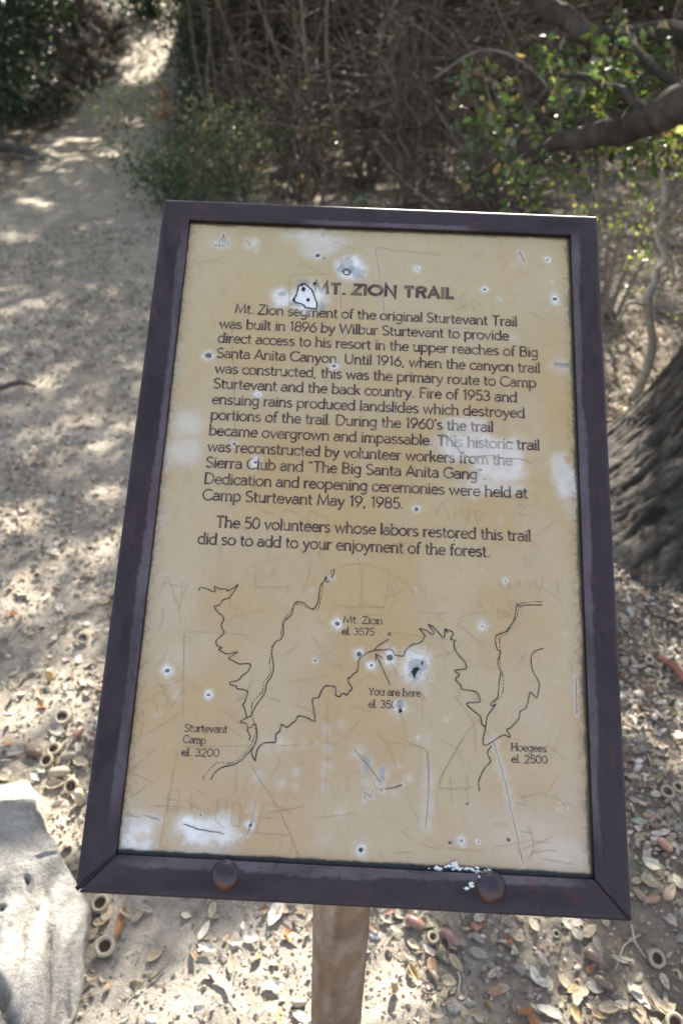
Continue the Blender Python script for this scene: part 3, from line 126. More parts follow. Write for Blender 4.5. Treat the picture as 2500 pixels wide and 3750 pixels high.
def tube(pts, rad, n=8, rough=0, seed=0, caps=True):
    P = np.asarray(pts, float); m = len(P)
    T = np.gradient(P, axis=0); T /= np.linalg.norm(T, axis=1)[:, None]+1e-9
    ref = np.array([0.3, .2, 1.]) if abs(T[0][2]) < .8 else np.array([1., .3, 0])
    A = np.cross(T, ref); A /= np.linalg.norm(A, axis=1)[:, None]+1e-9
    B = np.cross(T, A)
    an = np.linspace(0, 2*PI, n, endpoint=False)
    rad = np.broadcast_to(np.asarray(rad, float), (m,))
    rr = rad[:, None]*np.ones((1, n))
    if rough:
        ii, jj = np.meshgrid(np.arange(m), np.arange(n), indexing='ij')
        rr = rr*(1+rough*(np.random.default_rng(seed).random((m, n))-.5) + rough*1.2*(vnoise(ii*.35, jj*.6+seed*9, seed)-.5))
    V = P[:, None, :] + rr[:, :, None]*(np.cos(an)[None, :, None]*A[:, None, :] + np.sin(an)[None, :, None]*B[:, None, :])
    V = V.reshape(-1, 3)
    i = np.arange(m-1)[:, None]*n; j = np.arange(n)[None, :]; j2 = (j+1) % n
    Q = np.stack([i+j, i+j2, i+n+j2, i+n+j], -1).reshape(-1, 4)
    polys = [Q]
    if caps:
        V = np.vstack([V, P[0], P[-1]])
        a = np.arange(n); b = (a+1) % n
        polys.append(np.stack([np.full(n, m*n), b, a], -1)); polys.append(np.stack([np.full(n, m*n+1), (m-1)*n+a, (m-1)*n+b], -1))
    return V, polys
def tubes(P, R, n=3):
    """P (N,m,3), R (N,m)"""
    N, m, _ = P.shape
    T = np.gradient(P, axis=1); T /= np.linalg.norm(T, axis=2)[..., None]+1e-9
    A = np.cross(T, np.array([.31, .52, .79])); A /= np.linalg.norm(A, axis=2)[..., None]+1e-9; B = np.cross(T, A)
    an = np.linspace(0, 2*PI, n, endpoint=False)
    V = P[:, :, None]+R[:, :, None, None]*(np.cos(an)[:, None]*A[:, :, None]+np.sin(an)[:, None]*B[:, :, None])
    i = np.arange(m-1)[:, None]*n; j = np.arange(n)[None]; j2 = (j+1) % n
    Q = np.stack([i+j, i+j2, i+n+j2, i+n+j], -1).reshape(-1, 4)
    return V.reshape(-1, 3), [(Q[None]+(np.arange(N)*m*n)[:, None, None]).reshape(-1, 4)], m*n
def spline(pts, k=6):
    P = [np.array(p, float) for p in pts]
    P = [2*P[0]-P[1]] + P + [2*P[-1]-P[-2]]
    out = []
    for i in range(1, len(P)-2):
        for t in np.arange(k)/k:
            a, b, c, d = P[i-1:i+3]
            out.append(.5*((2*b)+(c-a)*t+(2*a-5*b+4*c-d)*t*t+(3*b-a-3*c+d)*t**3))
    out.append(P[-2]); return np.array(out)
def lathe(prof, n=20):
    prof = np.asarray(prof, float); m = len(prof)
    an = np.linspace(0, 2*PI, n, endpoint=False)
    V = np.stack([prof[:, :1]*np.cos(an), prof[:, :1]*np.sin(an), prof[:, 1:2]*np.ones((1, n))], -1).reshape(-1, 3)
    i = np.arange(m-1)[:, None]*n; j = np.arange(n)[None, :]; j2 = (j+1) % n
    return V, [np.stack([i+j, i+j2, i+n+j2, i+n+j], -1).reshape(-1, 4)]

# leaf batches ------------------------------------------------------
LT = np.array([(0, 0, 0), (.28, .44, .5), (.28, 0, 0), (.28, -.44, .5), (.68, .42, .5), (.68, 0, 0), (.68, -.42, .5), (1, 0, 0)])  # x along, y width, z fold weight
LQ = np.array([(2, 1, 4, 5), (3, 2, 5, 6)]); LTR = np.array([(0, 1, 2), (0, 2, 3), (4, 7, 5), (5, 7, 6)])
KT = np.array([(0, 0, 0), (.45, .5, .0), (1, 0, 0), (.45, -.5, .0)]); KQ = np.array([(0, 3, 2, 1)])
def basis(N, mode, r, spread=.5):
    if mode == 'flat':
        nz = np.stack([r.normal(0, spread, N), r.normal(0, spread, N), np.ones(N)], -1)
    else:
        nz = r.normal(size=(N, 3)); nz[:, 2] = np.abs(nz[:, 2])*1.1
    nz /= np.linalg.norm(nz, axis=1)[:, None]
    t = r.normal(size=(N, 3)); x = np.cross(t, nz); x /= np.linalg.norm(x, axis=1)[:, None]+1e-9
    y = np.cross(nz, x)
    return x, y, nz
def leaves(P, Ln, Wd, col, mode='any', r=rng, spread=.5, kite=False, fold=.25, curl=.25):
    N = len(P); T = KT if kite else LT
    x, y, z = basis(N, mode, r, spread)
    Ln = np.broadcast_to(Ln, (N,)); Wd = np.broadcast_to(Wd, (N,))
    f = r.normal(fold, .2, N) if not kite else np.zeros(N); c = r.normal(0, curl, N)
    lx = (T[:, 0][None]-.5)*Ln[:, None]
    ly = T[:, 1][None]*Wd[:, None]*(1-.25*np.abs(f))[:, None]
    lz = T[:, 2][None]*Wd[:, None]*f[:, None] + c[:, None]*Ln[:, None]*((T[:, 0]-.5)**2*2)[None]
    if not kite:  # wavy, slightly irregular outline
        ly = ly*(1+r.normal(0, .12, ly.shape)); lz = lz + r.normal(0, .05, lz.shape)*Wd[:, None]
    V = P[:, None, :] + lx[..., None]*x[:, None] + ly[..., None]*y[:, None] + lz[..., None]*z[:, None]
    k = len(T); off = (np.arange(N)*k)[:, None, None]
    polys = [(KQ[None]+off).reshape(-1, 4)] if kite else [(LQ[None]+off).reshape(-1, 4), (LTR[None]+off).reshape(-1, 3)]
    C = np.repeat(col, k, axis=0)
    return V.reshape(-1, 3), polys, C
def pick(pal, N, r=rng, jit=.12, wts=None):
    pal = np.array(pal, float); i = r.choice(len(pal), N, p=wts)
    c = pal[i]*(1+r.normal(0, jit, (N, 1))) * (1+r.normal(0, .04, (N, 3)))
    return np.clip(c, .004, .9)

# ---------------------------------------------------------------- materials
def mat(name, rough=.8, spec=.4, attr=True, base=(.5, .5, .5), var=None, bump=None, trans=0, coat=0, tcol=None, roughvar=None, crack=None):
    """var=(scale, strength), bump=(scale, strength, distance)"""
    m = bpy.data.materials.new(name); m.use_nodes = True; nt = m.node_tree; N = nt.nodes; K = nt.links
    b = N['Principled BSDF']; b.inputs['Roughness'].default_value = rough; b.inputs['Specular IOR Level'].default_value = spec
    if coat: b.inputs['Coat Weight'].default_value = coat; b.inputs['Coat Roughness'].default_value = .25
    if attr:
        c = N.new('ShaderNodeAttribute'); c.attribute_name = 'Col'; src = c.outputs['Color']
    else:
        c = N.new('ShaderNodeRGB'); c.outputs[0].default_value = (*base, 1); src = c.outputs[0]
    tc = N.new('ShaderNodeTexCoord')
    if var:
        for k, (sc, st) in enumerate([var] if not isinstance(var, list) else var):
            n = N.new('ShaderNodeTexNoise'); n.inputs['Scale'].default_value = sc; n.inputs['Detail'].default_value = 6; n.inputs['Roughness'].default_value = .62
            K.new(tc.outputs['Object'], n.inputs['Vector'])
            mr = N.new('ShaderNodeMapRange'); mr.inputs['From Min'].default_value = .3; mr.inputs['From Max'].default_value = .7
            mr.inputs['To Min'].default_value = 1-st; mr.inputs['To Max'].default_value = 1+st
            K.new(n.outputs['Fac'], mr.inputs['Value'])
            mx = N.new('ShaderNodeVectorMath'); mx.operation = 'SCALE'
            K.new(src, mx.inputs[0]); K.new(mr.outputs[0], mx.inputs['Scale']); src = mx.outputs[0]
    K.new(src, b.inputs['Base Color'])
    if roughvar:
        n = N.new('ShaderNodeTexNoise'); n.inputs['Scale'].default_value = roughvar[0]; n.inputs['Detail'].default_value = 5
        K.new(tc.outputs['Object'], n.inputs['Vector'])
        mr = N.new('ShaderNodeMapRange'); mr.inputs['From Min'].default_value = .35; mr.inputs['From Max'].default_value = .65
        mr.inputs['To Min'].default_value = roughvar[1]; mr.inputs['To Max'].default_value = roughvar[2]
        K.new(n.outputs['Fac'], mr.inputs['Value']); K.new(mr.outputs[0], b.inputs['Roughness'])
    if bump:
        prev = None
        for sc, st, di in ([bump] if not isinstance(bump, list) else bump):
            n = N.new('ShaderNodeTexNoise'); n.inputs['Scale'].default_value = sc; n.inputs['Detail'].default_value = 8; n.inputs['Roughness'].default_value = .65
            K.new(tc.outputs['Object'], n.inputs['Vector'])
            bp = N.new('ShaderNodeBump'); bp.inputs['Strength'].default_value = st; bp.inputs['Distance'].default_value = di
            K.new(n.outputs['Fac'], bp.inputs['Height'])
            if prev: K.new(prev, bp.inputs['Normal'])
            prev = bp.outputs[0]
        K.new(prev, b.inputs['Normal'])
    if trans:
        t = N.new('ShaderNodeBsdfTranslucent'); mixs = N.new('ShaderNodeMixShader'); mixs.inputs[0].default_value = trans
        if tcol:
            vm = N.new('ShaderNodeVectorMath'); vm.operation = 'MULTIPLY'; vm.inputs[1].default_value = tcol
            K.new(src, vm.inputs[0]); K.new(vm.outputs[0], t.inputs['Color'])
        else: K.new(src, t.inputs['Color'])
        K.new(b.outputs[0], mixs.inputs[1]); K.new(t.outputs[0], mixs.inputs[2])
        K.new(mixs.outputs[0], N['Material Output'].inputs['Surface'])
    return m
M_soil = mat('dry_soil', .95, .15, var=[(9, .16), (60, .2), (350, .16)], bump=[(55, .9, .014), (240, 1., .006), (900, .7, .002)])
M_litter = mat('dead_leaf', .62, .35, var=(160, .14), bump=(220, .25, .001), trans=.12)
M_green = mat('green_leaf', .34, .5, var=(60, .15), trans=.38, tcol=(1.75, 1.8, .7))
M_dgreen = mat('dark_leaf', .4, .45, var=(60, .15), trans=.2, tcol=(1.3, 1.5, .6))
M_bark = mat('oak_bark', .93, .2, var=[(7, .3), (45, .28)], bump=[(14, .8, .03), (70, .9, .012), (260, .6, .003)])
M_twig = mat('twig_bark', .85, .25, var=(40, .25))
M_rock = mat('granite', .85, .3, var=[(5, .16), (28, .2), (170, .24)], bump=[(9, .6, .02), (60, .9, .008), (350, .9, .003)])
M_nut = mat('acorn_shell', .32, .5, var=(90, .14), bump=(150, .1, .001))
M_cup = mat('acorn_cup', .8, .25, var=(160, .15), bump=(700, .5, .0012))
M_paint = mat('brown_paint', .42, .30, var=[(22, .13), (160, .1)], bump=[(30, .12, .001), (190, .16, .0006), (900, .12, .0002)], roughvar=(26, .32, .58))
M_panel = mat('laminate', .36, .4, var=[(14, .035), (260, .03)], bump=[(8, .05, .001), (500, .05, .0002)], roughvar=(18, .3, .5))
M_ink = mat('printed_ink', .5, .3)
M_post = mat('rusty_post', .78, .3, var=[(18, .2), (90, .16)], bump=[(60, .3, .002), (400, .3, .0006)])
M_steel = mat('weathered_bolt', .32, .5, var=[(70, .3), (300, .2)], bump=(300, .2, .0006))

# ---------------------------------------------------------------- terrain
def trail_x(y):
    y = np.asarray(y, float)
    return np.interp(y, [-8, .5, 1.2, 2.7, 4, 6.3, 8.3, 9.7, 11.2, 12.8, 16, 22, 60], [-.55, -.75, -.85, -1.25, -1.62, -2.05, -2.55, -2.6, -2.72, -2.98, -3.6, -4.6, -12])
def trail_w(y): return np.interp(y, [-2, 1, 3, 6, 8.5, 11, 30], [.95, .8, .74, .68, .58, .52, .5])
def bare(x, y):
    d = np.abs(x-trail_x(y))/trail_w(y) + .5*(fbm(x*1.6, y*1.6, 5)-.5) + .25*(fbm(x*7, y*7, 8)-.5)
    return 1-sstep(.8, 1.25, d)
def H(x, y):
    x = np.asarray(x, float); y = np.asarray(y, float)
    yp = np.maximum(y, 0)
    yy = np.minimum(yp, 16.)
    z = .03*y + .0075*yy*yy + .10*(yp-yy)
    off = np.abs(x-trail_x(y))
    hill = np.clip(yp-8.3-.4*np.sin(x), 0, 6.5)*.62*sstep(.7, 2.6, off)
    z = z + hill
    z = z + .25*sstep(2.2, 8, off)*np.minimum(off-2.2, 4)*.35*(yp > -5)
    b = sstep(1.0, .45, off/trail_w(y))
    lump = .05*(fbm(x*1.1, y*1.1, 11)-.5) + .028*(fbm(x*4.5, y*4.5, 21)-.5)*(1-.4*b) + .014*(fbm(x*17, y*17, 31)-.5) + .007*(fbm(x*55, y*55, 41, 2)-.5)
    far = sstep(3.5, 9, yp)
    z = z + lump*(1-.3*far) + far*.12*(fbm(x*.7, y*.7, 77)-.5) - .02*b*sstep(.5, 3, yp)
    return z
def HZ(x, y): return float(H(np.array([x]), np.array([y]))[0])

def build_ground():
    ys = np.concatenate([np.linspace(-14, -.6, 30)[:-1], np.linspace(-.6, 2.2, 350), 2.2+np.cumsum(np.geomspace(.009, .16, 170)), ])
    ys = np.concatenate([ys, ys[-1]+np.cumsum(np.geomspace(.2, 9, 36))])
    nu = 420; u = np.linspace(-1, 1, nu)
    W_ = 1.25+.52*np.maximum(ys, 0)+.6*np.maximum(-ys, 0)
    X = W_[:, None]*(u+14*np.sign(u)*np.maximum(np.abs(u)-.86, 0)**1.3*8)[None, :]
    Y = np.repeat(ys[:, None], nu, 1)
    Z = H(X, Y)
    b = bare(X, Y)
    soil = np.array([.29, .245, .19]); dust = np.array([.47, .415, .335]); far = np.array([.062, .05, .037])
    n = fbm(X*3, Y*3, 51)[..., None]; n2 = fbm(X*14, Y*14, 61)[..., None]
    c = soil*(1-b[..., None]) + dust*b[..., None]
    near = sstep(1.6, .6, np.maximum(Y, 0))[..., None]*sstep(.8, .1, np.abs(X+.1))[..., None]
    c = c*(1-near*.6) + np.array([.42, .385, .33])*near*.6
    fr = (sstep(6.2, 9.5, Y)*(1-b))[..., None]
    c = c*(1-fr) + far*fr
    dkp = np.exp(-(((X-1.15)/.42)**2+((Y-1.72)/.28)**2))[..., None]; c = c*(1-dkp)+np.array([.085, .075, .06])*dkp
    c = c*(.8+.4*n)*(.82+.36*n2)
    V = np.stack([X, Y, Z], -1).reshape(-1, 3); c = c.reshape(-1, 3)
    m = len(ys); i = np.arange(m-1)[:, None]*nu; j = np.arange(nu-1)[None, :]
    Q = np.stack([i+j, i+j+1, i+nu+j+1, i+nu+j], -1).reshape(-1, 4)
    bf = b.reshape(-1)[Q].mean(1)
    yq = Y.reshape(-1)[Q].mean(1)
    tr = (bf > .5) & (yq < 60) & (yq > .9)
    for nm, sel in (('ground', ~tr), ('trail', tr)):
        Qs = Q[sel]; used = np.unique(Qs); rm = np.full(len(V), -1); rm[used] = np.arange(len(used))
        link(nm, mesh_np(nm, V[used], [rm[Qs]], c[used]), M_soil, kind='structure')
build_ground()

# ---------------------------------------------------------------- litter
DEAD = [(.42, .36, .27), (.32, .27, .20), (.52, .46, .37), (.22, .16, .11), (.28, .24, .19), (.40, .37, .31), (.30, .19, .12), (.44, .38, .27)]
def litter(n, x0, x1, y0, y1, dens, L0, L1, name, kite=False, spread=.45, lift=.006, wts=None, r=rng, pal=DEAD):
    x = r.uniform(x0, x1, n); y = r.uniform(y0, y1, n)
    keep = r.random(n) < dens(x, y); x = x[keep]; y = y[keep]; N = len(x)
    Ln = r.uniform(L0, L1, N)*np.where(r.random(N) < .4, .55, 1.); Wd = Ln*r.uniform(.38, .68, N)
    P = np.stack([x, y, H(x, y)+lift*r.random(N)+.003], -1)
    return leaves(P, Ln, Wd, pick(pal, N, r, .2, wts), 'flat', r, spread, kite)
def dens_near(x, y):
    off = np.abs(x-trail_x(y))/trail_w(y)
    d = .10 + .75*sstep(.55, 1.3, off)
    cl = fbm(x*2.2, y*2.2, 91)
    d = d*sstep(.3, .62, cl+.12*sstep(.2, .8, x))
    d = np.where((x > .22), np.maximum(d, .75*sstep(.28, .5, cl+.1)), d)          # right of the sign
    d = np.where((x > -.55) & (x < -.2) & (y > .85) & (y < 1.35), np.maximum(d, .5), d)
    d = np.where((x > .45) & (y > 2.2), 1, d)
    d = np.where((x > .05) & (y < 2), d*(.18+.82*sstep(.42, .62, fbm(x*5+3, y*5, 95))), d)
    d = np.where((x > -.34) & (x < .0) & (y < .85), d*.35+.05, d)
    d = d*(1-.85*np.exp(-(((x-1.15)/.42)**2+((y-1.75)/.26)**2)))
    return np.maximum(d, .75*np.exp(-(((x+1.3)/.45)**2+((y-2.3)/.5)**2))*sstep(.3, .6, fbm(x*4, y*4, 97)))
mb = MB()
mb.add(*litter(40000, -2.2, 2.4, .1, 3.2, dens_near, .013, .031, 'a', wts=[.19, .17, .16, .09, .12, .13, .03, .11]))
mb.add(*litter(9000, -2.2, 2.4, .1, 3.2, dens_near, .028, .046, 'a', wts=[.2, .16, .2, .06, .1, .13, .02, .13]))
mb.add(*litter(60000, -1.6, 1.6, .1, 2.4, lambda x, y: .35+.65*dens_near(x, y), .005, .014, 'b', kite=True, lift=.003, wts=[.18, .18, .16, .12, .14, .15, .02, .05]))
mb.add(*litter(80000, -2.8, 1.2, .9, 5.5, lambda x, y: (.25+.75*sstep(.34, .58, fbm(x*1.7, y*1.7, 93))), .008, .030, 'e', kite=True, lift=.006, spread=.7, pal=[(.58, .53, .45), (.17, .14, .11), (.42, .38, .31), (.30, .26, .21), (.50, .46, .38)]))
mb.add(*litter(13000, -2.8, .2, 1.2, 5.0, lambda x, y: .2+.6*sstep(.42, .68, fbm(x*1.5, y*1.5, 98)), .016, .032, 'g', spread=.55))
def dens_far(x, y):
    off = np.abs(x-trail_x(y))/trail_w(y)
    return np.where(x > trail_x(y), .04+.96*sstep(.85, 1.6, off), .04+.83*sstep(.8, 1.5, off))
mb.add(*litter(42000, -5.5, 5.5, 3.0, 9.5, dens_far, .028, .05, 'c', kite=True, lift=.02, spread=.6))
mb.add(*litter(9000, .6, 3.4, 2.3, 6.2, lambda x, y: .95+0*x, .030, .052, 'f', lift=.03, spread=.8, pal=[(.56, .5, .4), (.42, .35, .26), (.3, .22, .15), (.62, .58, .5), (.2, .14, .1), (.46, .4, .3)]))
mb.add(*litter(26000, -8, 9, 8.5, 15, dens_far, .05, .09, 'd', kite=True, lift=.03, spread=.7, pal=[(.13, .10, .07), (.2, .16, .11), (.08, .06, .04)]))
link('leaf_litter', mb.mesh('leaf_litter', False), M_litter, kind='stuff', label='dry oak leaves and fragments covering the soil on both sides of the trail', cat='leaf litter')
# soil crumbs and grit
r = np.random.default_rng(3)
OCT = np.array([(1, 0, 0), (0, 1, 0), (-1, 0, 0), (0, -1, 0), (0, 0, 1), (0, 0, -1)], float)
OF = np.array([(0, 1, 4), (1, 2, 4), (2, 3, 4), (3, 0, 4), (1, 0, 5), (2, 1, 5), (3, 2, 5), (0, 3, 5)])
n = 34000
x = r.uniform(-1.3, 1.3, n); y = r.uniform(.15, 2.3, n)
k = r.random(n) < sstep(.25, .7, fbm(x*4, y*4, 15))*(.35+.65*(y < 1.3)); x = x[k]; y = y[k]; n = len(x)
s = np.exp(r.normal(math.log(.0027), .55, n))
V = np.stack([x, y, H(x, y)+s*.3], -1)[:, None, :] + OCT[None]*(s[:, None, None]*r.uniform(.6, 1.3, (n, 6, 1)))*np.array([1, 1, .7])
link('soil_crumbs', mesh_np('soil_crumbs', V.reshape(-1, 3), [(OF[None]+(np.arange(n)*6)[:, None, None]).reshape(-1, 3)], np.repeat(pick([(.40, .36, .3), (.46, .42, .36), (.32, .28, .23)], n, r), 6, 0), False), M_soil, kind='stuff', label='small crumbs of dry soil and grit around the sign post', cat='grit')

# ---------------------------------------------------------------- boulder
def boulder(name, cx, cy, cz, ax, ay, az, seed, n=150, label=None, cat='rock', col=(.40, .385, .36), rough=1., yaw=0., group=None, fiss=None, mats=None):
    a = np.linspace(0, 2*PI, n, endpoint=False); e = np.linspace(-.5*PI, .5*PI, n//2)
    A, E_ = np.meshgrid(a, e)
    X = np.cos(A)*np.cos(E_); Y = np.sin(A)*np.cos(E_); Z = np.sin(E_)
    sq = (np.abs(X)**2.6+np.abs(Y)**2.6+np.abs(Z)**2.2)**(-1/2.5)
    nz = fbm(X*1.4+seed*3.1+Z*1.2, Y*1.4-Z*1.3+seed, seed)-.5; nf = fbm(X*6+Z*4+seed, Y*6-Z*3, seed+5)-.5; nv = fbm(X*22+Z*9, Y*22+Z*13, seed+9)-.5; nr = np.abs(2*fbm(X*3.1+Z*2+seed, Y*3.1-Z*2, seed+12, 3)-1)-.3
    k = sq*(1+rough*(.42*nz+.13*nf+.035*nv-.20*nr))
    X, Y, Z = X*k*ax, Y*k*ay, Z*k*az
    c = np.array(col)*(1+.25*nf+.12*nz+.12*nv)[..., None]
    if fiss is not None: X, Y, Z, c = fiss(X, Y, Z, c)
    cyw, syw = math.cos(yaw), math.sin(yaw)
    V = np.stack([X*cyw-Y*syw, X*syw+Y*cyw, Z], -1).reshape(-1, 3)
    m = len(e); i = np.arange(m-1)[:, None]*n; j = np.arange(n)[None, :]; j2 = (j+1) % n
    Q = np.stack([i+j, i+j2, i+n+j2, i+n+j], -1).reshape(-1, 4)
    return link(name, mesh_np(name, V, [Q], np.clip(c.reshape(-1, 3), .01, .8)), mats or M_rock, label=label, cat=cat, group=group, loc=(cx, cy, cz))
def fissures(X, Y, Z, c):
    wv = .05*(fbm(X*6+3, Y*6, 70)-.5)+.02*(fbm(X*25, Y*25, 76)-.5)
    X = np.minimum(X, .225-.10*Y+wv); q_ = np.maximum(X+.62*Y-.235-wv, 0); X = X-q_*.62; Y = Y-q_*.38
    pl = .100+.10*Y-.12*X+.5*wv; Z = np.where(Z > pl, pl+(Z-pl)*.28, Z)
    # long cracks running down the near right flank, a stepped ledge and darker grooves below it
    cr_ = np.zeros_like(X)
    for (x0, y0, x1, y1, wd, dp) in [(.125, .05, .165, -.22, .0026, .020), (.16, .05, .205, -.18, .003, .022), (.195, .03, .228, -.14, .0022, .016), (.09, .0, .13, -.24, .0032, .022), (.06, -.06, .10, -.12, .006, .03), (.10, -.12, .145, -.17, .009, .035), (.05, .03, .075, -.2, .002, .012), (.145, .0, .185, -.2, .0016, .012)]:
        dx, dy = x1-x0, y1-y0; L2 = dx*dx+dy*dy
        wob = .03*(fbm(X*9, Y*9, 71)-.5)+.008*(fbm(X*50, Y*50, 74)-.5)
        t = np.clip(((X-x0)*dx+(Y-y0)*dy)/L2, 0, 1); d = np.hypot(X+wob-(x0+t*dx), Y+wob-(y0+t*dy))
        g = np.exp(-(d/(wd*1.7))**2)*(Z > -.02)*(.35+.65*sstep(.3, .55, fbm(X*12+x0*40, Y*12, 75))); Z = Z-dp*.75*g; cr_ = np.maximum(cr_, g)
    st = sstep(-.02, .03, -(Y-.075+.03*np.sin(X*19)+.03*(fbm(X*7, Y*7, 72)-.5)))*(Z > 0)
    Z = Z*(1-.20*st)
    gr = sstep(.42, .7, fbm((X-.18*Y)*46+5, Y*7, 73))*st; Z = Z-.006*gr
    c = c*(1-.30*gr[..., None])*(1-.62*cr_[..., None])
    for px, py, s_ in [(.055, .13, .006), (.045, .085, .005), (.12, -.02, .004), (-.06, .0, .006)]:
        g = np.exp(-(((X-px)**2+(Y-py)**2)/s_**2)); c = c*(1-.75*g[..., None])
    return X, Y, Z, c
boulder('boulder', -.635, .70, .02, .235, .31, .135, 4, 320, 'large pale granite boulder with cracked flank at the lower left of the sign', 'boulder', (.33, .315, .285), .55, .12, fiss=fissures)
boulder('rock', -.43, .575, .012, .045, .05, .03, 9, 60, 'jagged dark brown stone wedged against the near end of the boulder', 'stone', (.20, .165, .13), 1.2)

# ---------------------------------------------------------------- acorn cups, acorns, pebbles
def anchor_words(x, y):
    best = min(ANCH, key=lambda a: (a[0]-x)**2+(a[1]-y)**2)
    dx, dy = x-best[0], y-best[1]
    side = ('to the right of' if dx > 0 else 'to the left of') if abs(dx) > abs(dy) else ('behind' if dy > 0 else 'in front of')
    return f'{side} {best[2]}'
ANCH = [(x, y, n) for (x, y, *_), n in zip(CUPS, ['the pale tilted cup', 'the small far left cup', 'the half shaded cup', 'the upper ring cup', 'the lower ring cup', 'the lumpy cup', 'the half hidden cup', 'the boulder-side cup', 'the open cup', 'the largest cup', 'the tiny cup', 'the corner cup', 'the cluster cup', 'the flat ring cup', 'the straw-filled cup', 'the right edge cup', 'the white cup', 'the rusty yellow cup'])]
ANCH += [(x, y, n) for (x, y, *_), n in zip(ACORNS, ['the upright yellow acorn', 'the half shaded acorn', 'the pinkish acorn', 'the left edge acorn', 'the dull grey acorn', 'the cracked acorn', 'the white acorn', 'the far left dark acorn', 'the shiny red acorn', 'the brown-red acorn', 'the round yellow acorn', 'the upper dark acorn', 'the lower dark acorn', 'the orange acorn', 'the mauve acorn', 'the pink-tipped acorn', 'the cluster red acorn', 'the cluster tan acorn', 'the wide tan acorn', 'the pale round acorn', 'the grey round acorn', 'the purplish acorn'])]
ANCH += [(-.17, .64, 'the long dark twig'), (-.05, .75, 'the post foot'), (-1.0, 1.9, 'the trail edge'), (.45, .62, 'the sunny leaf pile')]
def cup_meshes(k):
    s = np.random.default_rng(k)
    t = .30+.06*s.random()
    outer = [(.02, -.22), (.22, -.21), (.38, -.13), (.475, .0), (.5, .09), (.485, .16), (.44, .205), (.385, .22), (.335, .205), (.295, .16), (t*.86, .08)]
    inner = [(t*.86, .081), (t*.82, .0), (t*.72, -.09), (t*.4, -.14), (.005, -.15)]
    V, P = lathe(outer, 28); an = np.arctan2(V[:, 1], V[:, 0]); V[:, :2] *= (1+.018*np.sin(2*an+s.random()*6)+.012*np.sin(5*an))[:, None]; V[:, 2] += .02*np.sin(2*an+k)
    V += s.normal(0, .006, V.shape)
    base = np.array([(.40, .345, .25), (.36, .31, .23), (.43, .38, .29)][k % 3]); c = np.tile(base, (len(V), 1))*(1+.22*(V[:, 2:3]))
    V2, P2 = lathe(inner, 28); an = np.arctan2(V2[:, 1], V2[:, 0]); V2[:, :2] *= (1+.01*np.sin(2*an))[:, None]
    return mesh_np('cup_shell', V, P, c), mesh_np('cup_hollow', V2, P2, np.tile((.15, .10, .07), (len(V2), 1)))
CUPM = [cup_meshes(k) for k in range(5)]
CUPL = ['thick pale acorn cup tilted on dirt just left of the frame beside a pointed leaf', 'small tan acorn cup next to a dark acorn on the sunlit far left dirt', 'half shaded acorn cup leaning over a broad grey leaf left of the frame', 'ring-like acorn cup with dark hollow, upper one of the touching pair left of the frame', 'ring-like acorn cup with dark hollow, lower one of the touching pair left of the frame', 'lumpy acorn cup lying above the boulder with its hollow facing up', 'acorn cup half hidden under the lower left frame corner', 'big rounded acorn cup with brown hollow beside the boulder flank', 'open acorn cup with a pointed leaf stuck on it right of the post', 'largest acorn cup, pale thick ring at the far right below the frame', 'tiny acorn cup just under the bottom frame edge at right', 'acorn cup cut by the bottom right corner of the picture', 'grey acorn cup in the cluster by the oak root', 'flat ring acorn cup beside the red-brown stick at right', 'wide acorn cup with a straw leaf inside right of the frame', 'acorn cup at the right picture edge partly covered by leaves', 'rounded white acorn cup turned on its side right of the frame', 'yellow acorn cup with rust coloured inside standing by the post foot']
CUPC = {16: 'w', 17: 'y'}
for i, (x, y, dia, tilt, yaw) in enumerate(CUPS):
    t = thing('acorn_cup', CUPL[i], 'acorn cup', (x, y, HZ(x, y)+.003+dia*.27), 'acorn cups on the ground')
    t.scale = (dia,)*3; t.rotation_euler = Matrix.Rotation(math.radians(tilt), 3, 'X').to_euler() if not yaw else (Matrix.Rotation(math.radians(yaw), 3, 'Z') @ Matrix.Rotation(math.radians(tilt), 3, 'X')).to_euler()
    a, b = CUPM[i % 5]
    link('cup_shell', a, M_cup, t); link('cup_hollow', b, M_cup, t)
def acorn_meshes(col, scar, k):
    prof = [(.0, -.5), (.10, -.497), (.175, -.45), (.235, -.32), (.262, -.12), (.262, .06), (.235, .24), (.17, .39), (.09, .465), (.03, .50), (.012, .535), (0, .54)]
    V, P = lathe(prof[1:], 22); c = np.tile(np.array(col), (len(V), 1)); an = np.arctan2(V[:, 1], V[:, 0])
    c = c*(1+.10*np.sin(an*9+k))[:, None]; t = sstep(.25, .5, V[:, 2])[:, None]; c = c*(1-t*.3)+np.array((.42, .33, .22))*t*.3
    V2, P2 = lathe([(0.002, -.515), (.08, -.512), (.14, -.49), (.178, -.45)], 22)
    return mesh_np('nut', V, P, c), mesh_np('base_scar', V2, P2, np.tile(scar, (len(V2), 1)))
ACM = {'y': acorn_meshes((.42, .29, .12), (.55, .47, .33), 1), 'd': acorn_meshes((.17, .115, .09), (.33, .27, .2), 2), 'r': acorn_meshes((.25, .14, .115), (.42, .34, .25), 3), 't': acorn_meshes((.34, .29, .21), (.4, .35, .27), 4), 'g': acorn_meshes((.25, .215, .17), (.35, .3, .24), 5), 'w': acorn_meshes((.50, .40, .28), (.62, .56, .47), 6), 'o': acorn_meshes((.33, .19, .125), (.4, .33, .25), 7)}
